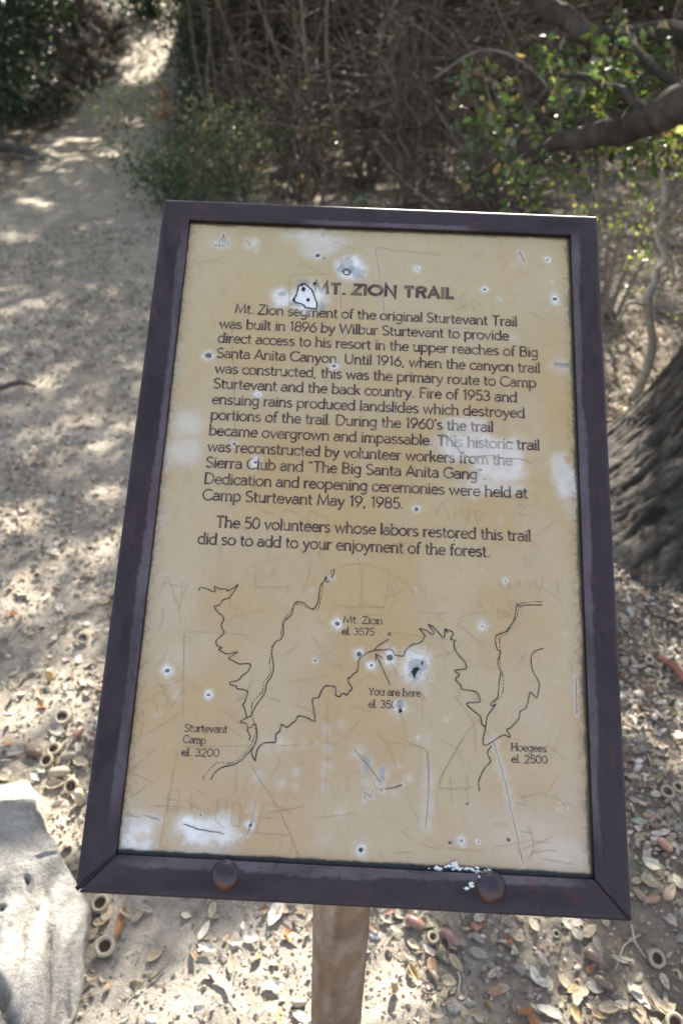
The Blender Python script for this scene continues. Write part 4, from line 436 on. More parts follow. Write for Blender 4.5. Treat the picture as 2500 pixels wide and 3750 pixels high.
ACL = ['yellow acorn standing upright with a long shadow on the sunny dirt', 'dark brown acorn half in shade near the left frame edge', 'pinkish acorn lying among grey leaves left of the frame', 'pale tan acorn at the left picture edge', 'dull grey acorn beside the paired cups', 'broad tan acorn with cracked shell above the boulder', 'white bleached acorn standing against the lower left frame side', 'small dark acorn just right of the tan cup on the far left', 'shiny red acorn just under the frame right of the post', 'brown-red acorn next to the open cup right of the post', 'round yellow acorn standing on end near the post foot', 'dark acorn lying in shade below the frame, upper of the two at lower right', 'dark pinkish acorn, lower of the two at lower right', 'orange-brown acorn right of the lower right frame corner', 'small mauve acorn tucked under a curled leaf right of the post', 'grey acorn with a pink tip under a white leaf right of the frame', 'red acorn at the top of the cluster by the oak root', 'tan acorn in the cluster by the oak root', 'wide tan acorn touching the right frame edge by the oak root', 'pale round acorn at the right edge of the frame', 'grey round acorn standing beside the white forked leaf', 'purplish acorn half buried beside the red twiggy leaf']
for i, (x, y, ln, up, yaw, kc) in enumerate(ACORNS):
    z = HZ(x, y)
    t = thing('acorn', ACL[i], 'acorn', (x, y, z+.004+(.42*ln if up else .235*ln)), 'acorns on the ground')
    t.scale = (ln,)*3
    if up: t.rotation_euler = (math.radians(172+8*math.sin(i)), math.radians(14), math.radians(yaw))
    else: t.rotation_euler = (Matrix.Rotation(math.radians(yaw), 3, 'Z') @ Matrix.Rotation(math.radians(90), 3, 'Y')).to_euler()
    a, b = ACM[kc]; link('nut', a, M_nut, t); link('base_scar', b, M_nut, t)

# hero leaves
LC = {'rust': (.36, .17, .08), 'pale': (.52, .46, .35), 'tan': (.42, .34, .24), 'straw': (.44, .375, .26), 'gold': (.42, .31, .16), 'grey': (.33, .30, .25), 'brown': (.26, .18, .11), 'white': (.60, .56, .48), 'green': (.33, .38, .24), 'dkgreen': (.04, .10, .05)}
def leaf_mesh(L, Wd, curl, fold, col, seed):
    s = np.random.default_rng(seed); nx, ny = 11, 7
    t = np.linspace(0, 1, nx); v = np.linspace(-1, 1, ny)
    hw = np.sin(PI*np.clip(t, 0, 1)**.85)**.75*(1-.15*t)
    T, Vv = np.meshgrid(t, v, indexing='ij')
    X = (T-.5)*L*(1-.2*curl); Y = Vv*hw[:, None]*Wd*.5*(1+.06*np.sin(T*23+seed))*(1-.25*fold*Vv**2)
    Z = fold*.55*Wd*np.abs(Vv)**1.5*hw[:, None] + curl*L*.55*((T-.45)**2)*1.6 + .03*Wd*np.sin(T*14+Vv*3+seed) + .05*Wd*np.sin(T*5+seed*2)*Vv
    X = np.vstack([X.ravel()]); V = np.stack([X.ravel(), Y.ravel(), Z.ravel()], -1)
    i = np.arange(nx-1)[:, None]*ny; j = np.arange(ny-1)[None, :]
    Q = np.stack([i+j, i+ny+j, i+ny+j+1, i+j+1], -1).reshape(-1, 4)
    c = np.array(col)[None]*(1+.10*np.sin(T.ravel()*40)*(np.abs(Vv.ravel()) > .15)*.5-.22*(np.abs(Vv.ravel()) < .1)+s.normal(0, .05, len(V)))[:, None]
    c = c*(1-.25*sstep(.6, 1, fbm(T.ravel()*4+seed, Vv.ravel()*3, seed)*1.2))[:, None]
    stem = tube([(-.5*L*(1-.2*curl), 0, curl*L*.55*.32), (-.5*L-.1*L, .01*L, curl*L*.2), (-.5*L-.18*L, .03*L, curl*L*.16)], [L*.012, L*.010, L*.008], 5)
    m = MB(); m.add(V, [Q], c); m.add(stem[0], stem[1], np.array(col)*.7)
    return m.mesh('leaf')
CW = {'rust': 'rust-brown', 'pale': 'pale beige', 'tan': 'tan', 'straw': 'straw-yellow', 'gold': 'golden', 'grey': 'grey-beige', 'brown': 'dark brown', 'white': 'bleached white', 'green': 'faded green', 'dkgreen': 'dark green narrow'}
for i, (x, y, L, Wd, yaw, curl, fold, kc) in enumerate(LEAVES):
    z = HZ(x, y)+.004+(.13 if i == 8 else 0)
    sh = 'tightly curled' if curl > .45 else ('folded' if fold > .45 else ('broad flat' if Wd/L > .52 else ('slender' if Wd/L < .36 else 'slightly cupped')))
    size = 'large ' if L > .040 else ('small ' if L < .027 else '')
    o = link('fallen_leaf', leaf_mesh(L, Wd, curl, fold, LC[kc], i), M_litter, label=f'{size}{sh} {CW[kc]} leaf ' + ('lying on the boulder flank' if i == 8 else anchor_words(x, y)), cat='leaf', group='dry leaves fallen around the sign', loc=(x, y, z+.003))
    e = 1e-2; nx_ = -(HZ(x+e, y)-HZ(x-e, y))/(2*e); ny_ = -(HZ(x, y+e)-HZ(x, y-e))/(2*e)
    nrm = Vector((nx_*.5+random.uniform(-.12, .12), ny_*.5-.08+random.uniform(-.1, .1), 1)).normalized()
    o.rotation_euler = (nrm.to_track_quat('Z', 'Y').to_matrix() @ Matrix.Rotation(math.radians(yaw), 3, 'Z')).to_euler()
pool = []
for k in range(14):
    kc = ['pale', 'tan', 'straw', 'grey', 'white', 'brown', 'tan', 'pale', 'gold', 'grey', 'straw', 'rust', 'pale', 'tan'][k]
    pool.append((leaf_mesh(1, random.uniform(.38, .62), random.uniform(.1, .5), random.uniform(.1, .5), LC[kc], 200+k), kc))
taken = [(a[0], a[1]) for a in LEAVES]+[(a[0], a[1]) for a in CUPS]+[(a[0], a[1]) for a in ACORNS]
cnt = 0; tries = 0
while cnt < 175 and tries < 9000:
    tries += 1
    x, y = random.uniform(-.95, 1.0), random.uniform(.56, 1.55)
    if abs(x) > .24+.42*y or (x < -.39 and y < 1.0): continue
    if x > .75 and y > 1.35: continue
    if random.random() > dens_near(np.array([x]), np.array([y]))[0]: continue
    if min((x-a)**2+(y-b)**2 for a, b in taken) < .013**2: continue
    taken.append((x, y)); me, kc = random.choice(pool); L = random.uniform(.020, .038)
    o = link('fallen_leaf', me, M_litter, label=f'{"tiny" if L < .0245 else "small" if L < .029 else "mid-sized" if L < .0335 else "large"} {CW[kc]} leaf just ' + anchor_words(x, y), cat='leaf', group='dry leaves fallen around the sign', loc=(x, y, HZ(x, y)+.004))
    o.scale = (L,)*3; yw = random.uniform(0, PI); o.rotation_euler = (random.gauss(0, .22), random.gauss(0, .22), yw); cnt += 1
    o['label'] = o['label'].replace(' leaf just', ' leaf lying ' + ('crosswise' if yw < PI*.17 or yw > PI*.83 else 'lengthwise' if PI*.37 < yw < PI*.63 else 'slanting right' if yw < PI*.5 else 'slanting left'))
# twigs
TWL = ['thin dark twig lying on the sunlit dirt left of the post', 'fine stem beside the brown-red acorn right of the post', 'long pale twig reaching from the frame corner to the largest cup', 'pale twig crossing the long twig near the largest cup', 'thin brown stem below the curled brown leaf', 'dark twig on the dirt by the post foot', 'straw stem standing near the cupped leaf', 'short bent twig under the tiny cup', 'thin twig continuing left of the dark twig', 'grey straight twig beside the acorn cup pair', 'pale stick at the left picture edge above the boulder', 'dark twig at the right picture edge', 'dark shadowed stick on the sunny dirt at the left', 'grey stick on the trail']
for i, (x0, y0, x1, y1, r_) in enumerate(TWIGS[:-1]):
    P = np.array([(x0+(x1-x0)*t+.06*math.hypot(x1-x0, y1-y0)*math.sin(t*5+i), y0+(y1-y0)*t+.05*math.hypot(x1-x0, y1-y0)*math.sin(t*4+i*2)) for t in np.linspace(0, 1, 9)])
    Z = H(P[:, 0], P[:, 1])+r_+.003
    V, Q = tube(np.column_stack([P, Z]), np.linspace(r_, r_*.5, 9), 6, .2, i)
    link('twig', mesh_np('twig', V, Q, np.tile(((.45, .39, .3) if i in (2, 3, 6, 10) else (.13, .1, .075)), (len(V), 1))), M_twig, label=TWL[i], cat='twig', group='twigs on the ground')
def stick(name, pts, rad, col, label, cat='stick', n=9, rough=.3, m=None, group=None):
    P = spline(pts, 6); V, Q = tube(P, np.interp(np.linspace(0, 1, len(P)), np.linspace(0, 1, len(rad)), rad), n, rough, len(name))
    return link(name, mesh_np(name, V, Q, np.tile(col, (len(V), 1))), m or M_twig, label=label, cat=cat, group=group)
def gp(x, y, h=0): return (x, y, HZ(x, y)+h)
stick('stick', [gp(.815, 1.44, .01), gp(.835, 1.40, .02), gp(.85, 1.35, .012), gp(.855, 1.33, .008)], [.009, .008, .005], (.28, .12, .08), 'short red-brown stick beside the flat ring cup near the oak root')
stick('fallen_branch', [gp(-1.60, 2.80, .01), gp(-1.48, 2.88, .03), gp(-1.39, 2.97, .03), gp(-1.33, 2.99, .01)], [.014, .012, .010, .004], (.09, .08, .07), 'dark crooked branch lying on litter at the left edge of the trail', 'branch')
stick('fallen_log', [gp(-3.9, 7.5, .06), gp(-3.3, 7.45, .08), gp(-2.98, 7.4, .06), gp(-2.75, 7.2, .03)], [.06, .055, .04, .015], (.12, .11, .10), 'grey fallen log in the shade under the left bushes', 'log')
stick('stick', [gp(-2.9, 7.15, .03), gp(-2.75, 7.3, .05), gp(-2.62, 7.25, .02)], [.02, .012, .006], (.2, .2, .2), 'pale broken stick in front of the grey fallen log')
P_ = [(-1.04, 1.9), (-.83, 1.62), (-.93, 1.44), (-.45, 1.08), (-.18, .80), (.07, .69), (.24, .66), (.62, 1.02), (.66, 1.18), (-.28, .95)]
for i, (x, y) in enumerate([(-.66, 1.52), (-.52, 1.16), (-.44, .98), (.085, .745), (.21, .635), (.40, .80), (.63, 1.12), (.73, 1.33), (-.27, .60), (.64, .80), (.76, 1.02), (-1.2, 2.3), (-.95, 2.1)]):
    s = [.011, .012, .010, .010, .012, .009, .010, .013, .008, .010, .012, .022, .018][i]
    boulder('pebble', x, y, HZ(x, y)+s*.25, s, s*.8, s*.55, 20+i, 20, f'{["white", "tan", "chalky", "snow-white upright", "grey", "buff", "dusty", "rounded grey", "small beige", "angular grey", "flat grey", "pale", "light brown"][i]} pebble {anchor_words(x, y)}', 'pebble', [(.6, .58, .54), (.38, .33, .26), (.5, .46, .4), (.66, .64, .6), (.33, .31, .28)][i % 5], group='pebbles on the ground')

# ---------------------------------------------------------------- the sign
C0 = np.array([0.02261, 0.611645, 0.8994])
UX = np.array([.999864, -.0164815, -.0004284]); UX /= np.linalg.norm(UX)
UP = np.array([.011939, .705907, .708204]); UP -= UX*UP.dot(UX); UP /= np.linalg.norm(UP)
UN = np.cross(UX, UP); UN = -UN if UN[1] > 0 else UN
sign = thing('interpretive_sign', 'tilted trail sign with dark purple-brown metal frame, tan printed panel and round post', 'sign')
sign.matrix_world = Matrix.Identity(4)
SM = Matrix(((UX[0], UP[0], UN[0], C0[0]), (UX[1], UP[1], UN[1], C0[1]), (UX[2], UP[2], UN[2], C0[2]), (0, 0, 0, 1)))
sign.location = (C0[0], C0[1], HZ(.02, .65)); bpy.context.view_layer.update()
INV = sign.matrix_basis.inverted()
def spart(name, me, m, label=None, kind=None, parent=None):
    o = link(name, me, m, parent or sign, kind, label)
    if parent is None: o.matrix_basis = INV @ SM
    return o
def inpoly(px, py, poly):
    ins = np.zeros(px.shape, bool); n = len(poly)
    for i in range(n):
        x0, y0 = poly[i]; x1, y1 = poly[(i+1) % n]
        cnd = ((y0 > py) != (y1 > py)) & (px < (x1-x0)*(py-y0)/((y1-y0) or 1e-9)+x0); ins ^= cnd
    return ins
IN = dict(L0=-210.0, L1=-211.5, R=217.3, B=-283, T=374.6)   # visible opening in mm
def white_mask(u, v):
    """weathered milky bloom in the laminate, 0..1 (u, v in mm)"""
    m = np.zeros_like(u)
    wu = u+18*(fbm(u*.045, v*.045, 101)-.5)+5*(fbm(u*.3, v*.3, 107)-.5); wv = v+18*(fbm(u*.045+9, v*.045, 102)-.5)+5*(fbm(u*.3+4, v*.3, 108)-.5)
    for (a, b, rx, ry, st, so) in PATCHES:
        s = (np.abs(wu-a)/rx < 2.2) & (np.abs(wv-b)/ry < 2.2)
        d = np.hypot((wu[s]-a)/rx, (wv[s]-b)/ry)
        m[s] = np.maximum(m[s], min(1, st*1.12)*(1-sstep(1-so, 1+so*.75, d))*(.85+.3*(fbm(u[s]*.12, v[s]*.12, 103)-.5)))
    wu = u+1.6*(fbm(u*.3, v*.3, 104)-.5); wv = v+1.6*(fbm(u*.3+7, v*.3, 105)-.5)
    for (a, b, rh, st, rp) in PITS:
        if st <= 0 or rh <= 0: continue
        s = (np.abs(u-a) < rh*1.7) & (np.abs(v-b) < rh*1.7)
        d = np.hypot(wu[s]-a, (wv[s]-b)*(1+.25*math.sin(a)))/rh*(1+.7*(fbm(u[s]*.22+a, v[s]*.22, 106, 3)-.5))
        m[s] = np.maximum(m[s], st*(1.0 if rp > 0 else .46)*np.exp(-(d*(1.6 if rp > 0 else 1.3))**2))
    for (wd, dk, pts) in SCRATCHES:
        if dk < .69: continue
        for (x0, y0), (x1, y1) in zip(pts[:-1], pts[1:]):
            s = (u > min(x0, x1)-6) & (u < max(x0, x1)+6) & (v > min(y0, y1)-6) & (v < max(y0, y1)+6)
            dx, dy = x1-x0, y1-y0; t = np.clip(((u[s]-x0)*dx+(v[s]-y0)*dy)/(dx*dx+dy*dy+1e-6), 0, 1)
            d = np.hypot(wu[s]-x0-t*dx, wv[s]-y0-t*dy)
            m[s] = np.maximum(m[s], (.22 if dk < .8 else .5)*np.exp(-(d/2.6)**2))
    return np.clip(m, 0, 1)
def panel_col(u, v):
    T_ = (v+283)/658.
    warm = np.array([.43, .315, .160]); top = np.array([.435, .355, .205]); low = np.array([.435, .318, .185]); pale = np.array([.45, .38, .265])
    c = np.ones(u.shape+(3,))*warm
    a = sstep(.6, 1, T_)[..., None]; c = c*(1-a)+top*a
    a = sstep(.4, .05, T_)[..., None]; c = c*(1-a)+low*a
    n = fbm(u*.012, v*.012, 111, 5); a = sstep(.42, .72, n)[..., None]*.55; c = c*(1-a)+pale*a
    a = (sstep(140, 205, -u)*.45*sstep(-260, 60, v))[..., None]; c = c*(1-a)+np.array([.45, .385, .26])*a
    n = fbm(u*.02+3, v*.02, 112, 4); a = sstep(.55, .75, n)[..., None]*.22; c = c*(1-a)+np.array([.43, .28, .12])*a
    a = (sstep(.60, .85, fbm(u*.3, v*.12, 113, 3))*.06)[..., None]; c = c*(1-a)
    m = white_mask(u, v)
    mm = m[..., None]; c = c*(1-mm)+(np.array([.74, .73, .69])*(.62+.42*mm)+np.array([.03, .07, .12])*mm)*mm
    for (a_, b_, rx, ry) in GREY_SPOTS:
        d = np.hypot((u-a_)/rx, (v-b_)/ry)+1.1*(fbm(u*.35, v*.35, 121)-.5); g = (1-sstep(.55, 1.1, d))[..., None]*.62; c = c*(1-g)+np.array([.22, .25, .27])*g
    for (a_, b_, rx, ry) in BROWN_SPOTS:
        d = np.hypot((u-a_)/rx, (v-b_)/ry)+1.1*(fbm(u*.3, v*.3, 122)-.5); g = (1-sstep(.5, 1.1, d))[..., None]*.32; c = c*(1-g)+np.array([.42, .24, .11])*g
    return c, m
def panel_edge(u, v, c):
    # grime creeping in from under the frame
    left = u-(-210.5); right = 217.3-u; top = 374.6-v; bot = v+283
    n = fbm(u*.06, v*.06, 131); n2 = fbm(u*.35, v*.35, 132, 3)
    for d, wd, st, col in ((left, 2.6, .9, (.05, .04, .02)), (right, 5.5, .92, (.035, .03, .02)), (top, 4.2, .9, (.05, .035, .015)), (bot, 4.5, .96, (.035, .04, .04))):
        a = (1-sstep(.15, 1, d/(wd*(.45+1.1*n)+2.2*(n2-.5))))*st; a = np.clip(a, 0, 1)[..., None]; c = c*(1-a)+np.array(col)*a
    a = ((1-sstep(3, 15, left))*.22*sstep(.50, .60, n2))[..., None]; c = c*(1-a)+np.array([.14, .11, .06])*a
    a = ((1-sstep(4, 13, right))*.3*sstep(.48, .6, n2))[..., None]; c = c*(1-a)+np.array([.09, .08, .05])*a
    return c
nu, nv = 500, 740
us = np.linspace(-216, 222, nu); vs = np.linspace(-289, 380, nv)
Ug, Vg = np.meshgrid(us, vs)
pc, pm = panel_col(Ug, Vg); pc = panel_edge(Ug, Vg, pc)
for (a, b, rh, st, rp) in PITS:
    if rp <= 0: continue
    s = (np.abs(Ug-a) < 8) & (np.abs(Vg-b) < 8)
    d = np.hypot(Ug[s]-a, (Vg[s]-b)*1.15)+.9*(vnoise(Ug[s]*.9, Vg[s]*.9, 141)-.5)
    g = (1-sstep(rp*.75, rp*1.15+.5, d))[..., None]*.9; pc[s] = pc[s]*(1-g)+np.array([.02, .025, .03])*g
u, v = BOLTS[0]
chip = inpoly(Ug, Vg, CHIP)
pc[chip] = np.array([.74, .75, .76])*(1-.05*vnoise(Ug[chip]*.4, Vg[chip]*.4, 3))[:, None]
PZ = -.006
V = np.stack([Ug/1000, Vg/1000, PZ+.0008*(fbm(Ug*.01, Vg*.01, 151)-.5)-0*Ug], -1); V[..., 2] = PZ
i = np.arange(nv-1)[:, None]*nu; j = np.arange(nu-1)[None, :]
Q = np.stack([i+j, i+j+1, i+nu+j+1, i+nu+j], -1).reshape(-1, 4)
panel = spart('panel', mesh_np('panel', V.reshape(-1, 3), [Q], pc.reshape(-1, 3)), M_panel, 'faded tan laminate panel, milky and scratched')
bk = MB()
def boxv(x0, x1, y0, y1, z0, z1):
    V = np.array([(x, y, z) for z in (z0, z1) for y in (y0, y1) for x in (x0, x1)], float)
    return V, [np.array([(0, 2, 3, 1), (4, 5, 7, 6), (0, 1, 5, 4), (2, 6, 7, 3), (0, 4, 6, 2), (1, 3, 7, 5)])]
bk.add(*boxv(-.222, .228, -.30, .385, -.012, -.0065), (.03, .025, .03))
spart('backing_plate', bk.mesh('backing_plate', False), M_paint)

# ---- print -------------------------------------------------------
def ell(cx, cy, rx, ry, a0, a1, n=11):
    return [(cx+rx*math.cos(math.radians(a)), cy+ry*math.sin(math.radians(a))) for a in np.linspace(a0, a1, n)]
# flared humanist letters, x-height 10, cap height 15
G_ = {
'a': (8.6, [ell(4.2, 6.7, 3.1, 3.2, 150, 0, 8)+[(7.3, 5), (7.3, 1.5), (8.2, .2)], [(7.3, 5.7)]+ell(3.9, 2.95, 3.2, 2.9, 85, 275, 10)+[(6.2, 1.2), (7.3, 2.6)]]),
'b': (9.6, [[(1.6, 15.4), (1.6, 0)], ell(4.9, 5, 3.9, 4.9, 150, -150, 18)]),
'c': (8.2, [ell(4.9, 5, 4.1, 4.9, 40, 318, 16)]),
'd': (9.6, [[(8, 15.4), (8, 0)], ell(4.7, 5, 3.9, 4.9, 30, 330, 18)]),
'e': (8.8, [[(1, 5.3), (8.1, 5.3)]+ell(4.7, 5.3, 3.4, 4.5, 0, 180, 12)[0:]+ell(4.9, 5, 4.1, 4.9, 180, 318, 9)]),
'f': (5.4, [[(2.2, 0), (2.2, 11.5)]+ell(4.7, 12.6, 2.5, 2.6, 170, 60, 6), [(.4, 9.4), (4.6, 9.4)]]),
'g': (9.4, [ell(4.6, 5.2, 3.8, 4.6, 30, 330, 18), [(7.9, 10), (7.9, -1.6)]+ell(4.7, -1.9, 3.2, 3, 0, -150, 9)]),
'h': (9.4, [[(1.6, 15.4), (1.6, 0)], [(1.6, 6.6)]+ell(4.8, 6.6, 3, 3.2, 150, 0, 8)+[(7.8, 0)]]),
'i': (3.6, [[(1.8, 9.9), (1.8, 0)], [(1.8, 14.2), (1.8, 12.6)]]),
'j': (3.8, [[(2.1, 9.9), (2.1, -2)]+ell(.1, -2, 2, 2.4, 0, -80, 5), [(2.1, 14.2), (2.1, 12.6)]]),
'k': (8.6, [[(1.6, 15.4), (1.6, 0)], [(7.4, 9.8), (1.8, 4.4)], [(3.5, 6), (8, 0)]]),
'l': (3.4, [[(1.7, 15.4), (1.7, 0)]]),
'm': (14.2, [[(1.6, 9.9), (1.6, 0)], [(1.6, 6.8)]+ell(4.4, 6.7, 2.7, 3.1, 150, 0, 7)+[(7.1, 0)], [(7.1, 6.8)]+ell(9.9, 6.7, 2.7, 3.1, 150, 0, 7)+[(12.6, 0)]]),
'n': (9.4, [[(1.6, 9.9), (1.6, 0)], [(1.6, 6.6)]+ell(4.8, 6.6, 3, 3.2, 150, 0, 8)+[(7.8, 0)]]),
'o': (9.6, [ell(4.8, 5, 4, 4.9, 90, 450, 22)]),
'p': (9.6, [[(1.6, 9.9), (1.6, -5)], ell(4.9, 5, 3.9, 4.9, 150, -150, 18)]),
'r': (6.2, [[(1.6, 9.9), (1.6, 0)], [(1.6, 6)]+ell(4.6, 6.6, 2.8, 3, 150, 60, 6)]),
's': (7.4, [ell(3.8, 7.4, 2.7, 2.4, 35, 180, 8)+[(2.2, 5.9), (5.4, 4.3)]+ell(3.7, 2.6, 2.9, 2.5, 20, -150, 9)]),
't': (5.6, [[(2.3, 12.8), (2.3, 2.2)]+ell(4.2, 2.2, 1.9, 2, 180, 300, 6), [(.4, 9.5), (4.8, 9.5)]]),
'u': (9.4, [[(1.6, 9.9), (1.6, 3.2)]+ell(4.5, 3.3, 2.9, 3.1, 180, 330, 8), [(7.8, 9.9), (7.8, 0)]]),
'v': (8.6, [[(.8, 9.8), (4.3, .2), (7.8, 9.8)]]),
'w': (12.8, [[(.8, 9.8), (3.7, .2), (6.4, 9.4), (9.1, .2), (12, 9.8)]]),
'y': (8.6, [[(.8, 9.8), (4.5, .6)], [(7.9, 9.8), (4, -2.2), (2.9, -4.2), (1, -4.8)]]),
'A': (11.6, [[(.6, 0), (5.8, 14.9), (11, 0)], [(2.6, 4.8), (9, 4.8)]]),
'B': (10.4, [[(1.8, 0), (1.8, 15)], [(1.8, 15), (5, 15)]+ell(5.2, 11.6, 3.2, 3.4, 90, -90, 8)+[(1.8, 8.2)], [(1.8, 8.2), (5.6, 8.2)]+ell(5.6, 4.1, 3.6, 4.1, 90, -90, 9)+[(1.8, 0)]]),
'C': (12, [ell(6.9, 7.5, 6, 7.4, 42, 318, 20)]),
'D': (12.4, [[(1.8, 0), (1.8, 15)], [(1.8, 15), (5, 15)]+ell(5.2, 7.5, 6, 7.5, 90, -90, 14)+[(1.8, 0)]]),
'F': (8.8, [[(1.8, 0), (1.8, 15)], [(1.8, 15), (8.2, 15)], [(1.8, 8), (7.2, 8)]]),
'G': (12.6, [ell(6.9, 7.5, 6, 7.4, 42, 335, 20)+[(12, 7.4), (8.4, 7.4)]]),
'H': (12, [[(1.8, 0), (1.8, 15)], [(10.2, 0), (10.2, 15)], [(1.8, 7.8), (10.2, 7.8)]]),
'I': (3.8, [[(1.9, 0), (1.9, 15)]]),
'L': (8.6, [[(1.8, 15), (1.8, 0), (8.2, 0)]]),
'M': (15, [[(1.4, 0), (2.6, 14.9), (7.5, 1.5), (12.4, 14.9), (13.6, 0)]]),
'N': (12.2, [[(1.8, 0), (1.8, 15), (10.4, 0), (10.4, 15)]]),
'O': (14, [ell(7, 7.5, 6.1, 7.4, 90, 450, 26)]),
'R': (10.8, [[(1.8, 0), (1.8, 15)], [(1.8, 15), (5.6, 15)]+ell(5.8, 11.2, 3.6, 3.8, 90, -90, 9)+[(1.8, 7.4)], [(5.8, 7.4), (9.8, 0)]]),
'S': (9.4, [ell(4.8, 11.3, 3.6, 3.5, 35, 190, 9)+[(2.4, 8.9), (6.9, 6.4)]+ell(4.6, 3.9, 3.9, 3.9, 25, -150, 10)]),
'T': (10.4, [[(5.2, 0), (5.2, 15)], [(.5, 15), (9.9, 15)]]),
'U': (12, [[(1.8, 15), (1.8, 5)]+ell(6, 5, 4.2, 4.9, 180, 360, 12)+[(10.2, 15)]]),
'W': (16.4, [[(.6, 15), (4.4, .2), (8.2, 14.2), (12, .2), (15.8, 15)]]),
'Y': (10.6, [[(.6, 15), (5.3, 7.4), (10, 15)], [(5.3, 7.4), (5.3, 0)]]),
'Z': (10, [[(1, 15), (9, 15), (.8, 0), (9.4, 0)]]),
'0': (9.6, [ell(4.8, 7.5, 3.8, 7.4, 90, 450, 22)]),
'1': (6.2, [[(1.4, 12.6), (3.8, 14.9), (3.8, 0)]]),
'2': (9, [ell(4.4, 11, 3.5, 3.9, 165, -30, 10)+[(1, 0), (8.2, 0)]]),
'3': (9, [ell(4.2, 11.4, 3.2, 3.5, 150, -80, 9)+ell(4.2, 4.1, 3.8, 4, 80, -150, 10)]),
'5': (9, [[(7.6, 15), (2.4, 15), (1.7, 8.4)]+ell(4.4, 4.7, 3.8, 4.6, 125, -140, 12)]),
'6': (9.4, [[(6.9, 15), (2.2, 8.4)]+ell(4.8, 4.6, 3.8, 4.6, 155, 515, 20)]),
'7': (8.8, [[(1, 15), (8, 15), (3.6, 0)]]),
'8': (9.4, [ell(4.7, 11.4, 3.1, 3.5, 270, 630, 16), ell(4.7, 4.1, 3.8, 4, 90, 450, 18)]),
'9': (9.4, [[(2.4, 0), (7.2, 6.4)]+ell(4.6, 10.3, 3.8, 4.6, -25, 335, 20)]),
'.': (4, [[(2, 1.2), (2, 0)]]), ',': (4, [[(2.2, 1.2), (2, -.2), (1.2, -2.4)]]),
"'": (3, [[(1.8, 15.2), (1.2, 12)]]), '\u201c': (6, [[(1.2, 12.2), (1.8, 15)], [(3.8, 12.2), (4.4, 15)]]), '\u201d': (6, [[(1.8, 15.2), (1.2, 12.2)], [(4.4, 15.2), (3.8, 12.2)]]),
' ': (4.8, [])}
def ribbon(pts, w, flare=1.25, closed=False):
    P = np.array(pts, float)
    keep = np.r_[True, np.hypot(*(np.diff(P, axis=0).T)) > 1e-4]; P = P[keep]
    closed = np.hypot(*(P[0]-P[-1])) < 1e-3 and len(P) > 4
    if closed: P = P[:-1]
    n = len(P)
    if closed: d1 = P-np.roll(P, 1, 0); d2 = np.roll(P, -1, 0)-P
    else:
        d = np.diff(P, axis=0); d1 = np.vstack([d[:1], d]); d2 = np.vstack([d, d[-1:]])
    d1 /= np.hypot(*d1.T)[:, None]; d2 /= np.hypot(*d2.T)[:, None]
    n1 = np.stack([-d1[:, 1], d1[:, 0]], -1); n2 = np.stack([-d2[:, 1], d2[:, 0]], -1)
    m = n1+n2; m /= np.maximum(np.hypot(*m.T), 1e-6)[:, None]; k = 1/np.clip((m*n2).sum(1), .45, 1)
    ww = np.full(n, w/2.)
    if not closed and flare != 1:
        ww[0] *= flare; ww[-1] *= flare
    A = P+m*(k*ww)[:, None]; B = P-m*(k*ww)[:, None]
    V = np.empty((2*n, 2)); V[0::2] = A; V[1::2] = B
    a = np.arange(n if closed else n-1); b = (a+1) % n
    return V, np.stack([2*a, 2*a+1, 2*b+1, 2*b], -1)
def densify(pts, step):
    out = [pts[0]]
    for a, b in zip(pts[:-1], pts[1:]):
        k = max(1, int(math.hypot(b[0]-a[0], b[1]-a[1])/step))
        for t in range(1, k+1): out.append((a[0]+(b[0]-a[0])*t/k, a[1]+(b[1]-a[1])*t/k))
    return out
LIFT = [0]
def print_mesh(name, strokes, ink, faded=.93):
    """strokes: list of (pts mm, width mm, flare)"""
    m = MB()
    for s_, (pts, w, fl) in enumerate(strokes):
        V, Q = ribbon(pts, w, fl)
        LIFT[0] = (LIFT[0]+1) % 24
        m.add(np.column_stack([V/1000, np.full(len(V), PZ+.00012+.000012*LIFT[0])]), [Q])
    W = np.concatenate(m.v)*1000
    pcx, msk = panel_col(W[:, 0], W[:, 1])
    a = ((1-faded*sstep(.30, .85, msk))*(.70+.30*sstep(.3, .6, fbm(W[:, 0]*.35, W[:, 1]*.35, 161))))[:, None]
    m.c = [pcx*(1-a)+np.array(ink)*a]
    return m.mesh(name, False)
INK = (.052, .030, .034)
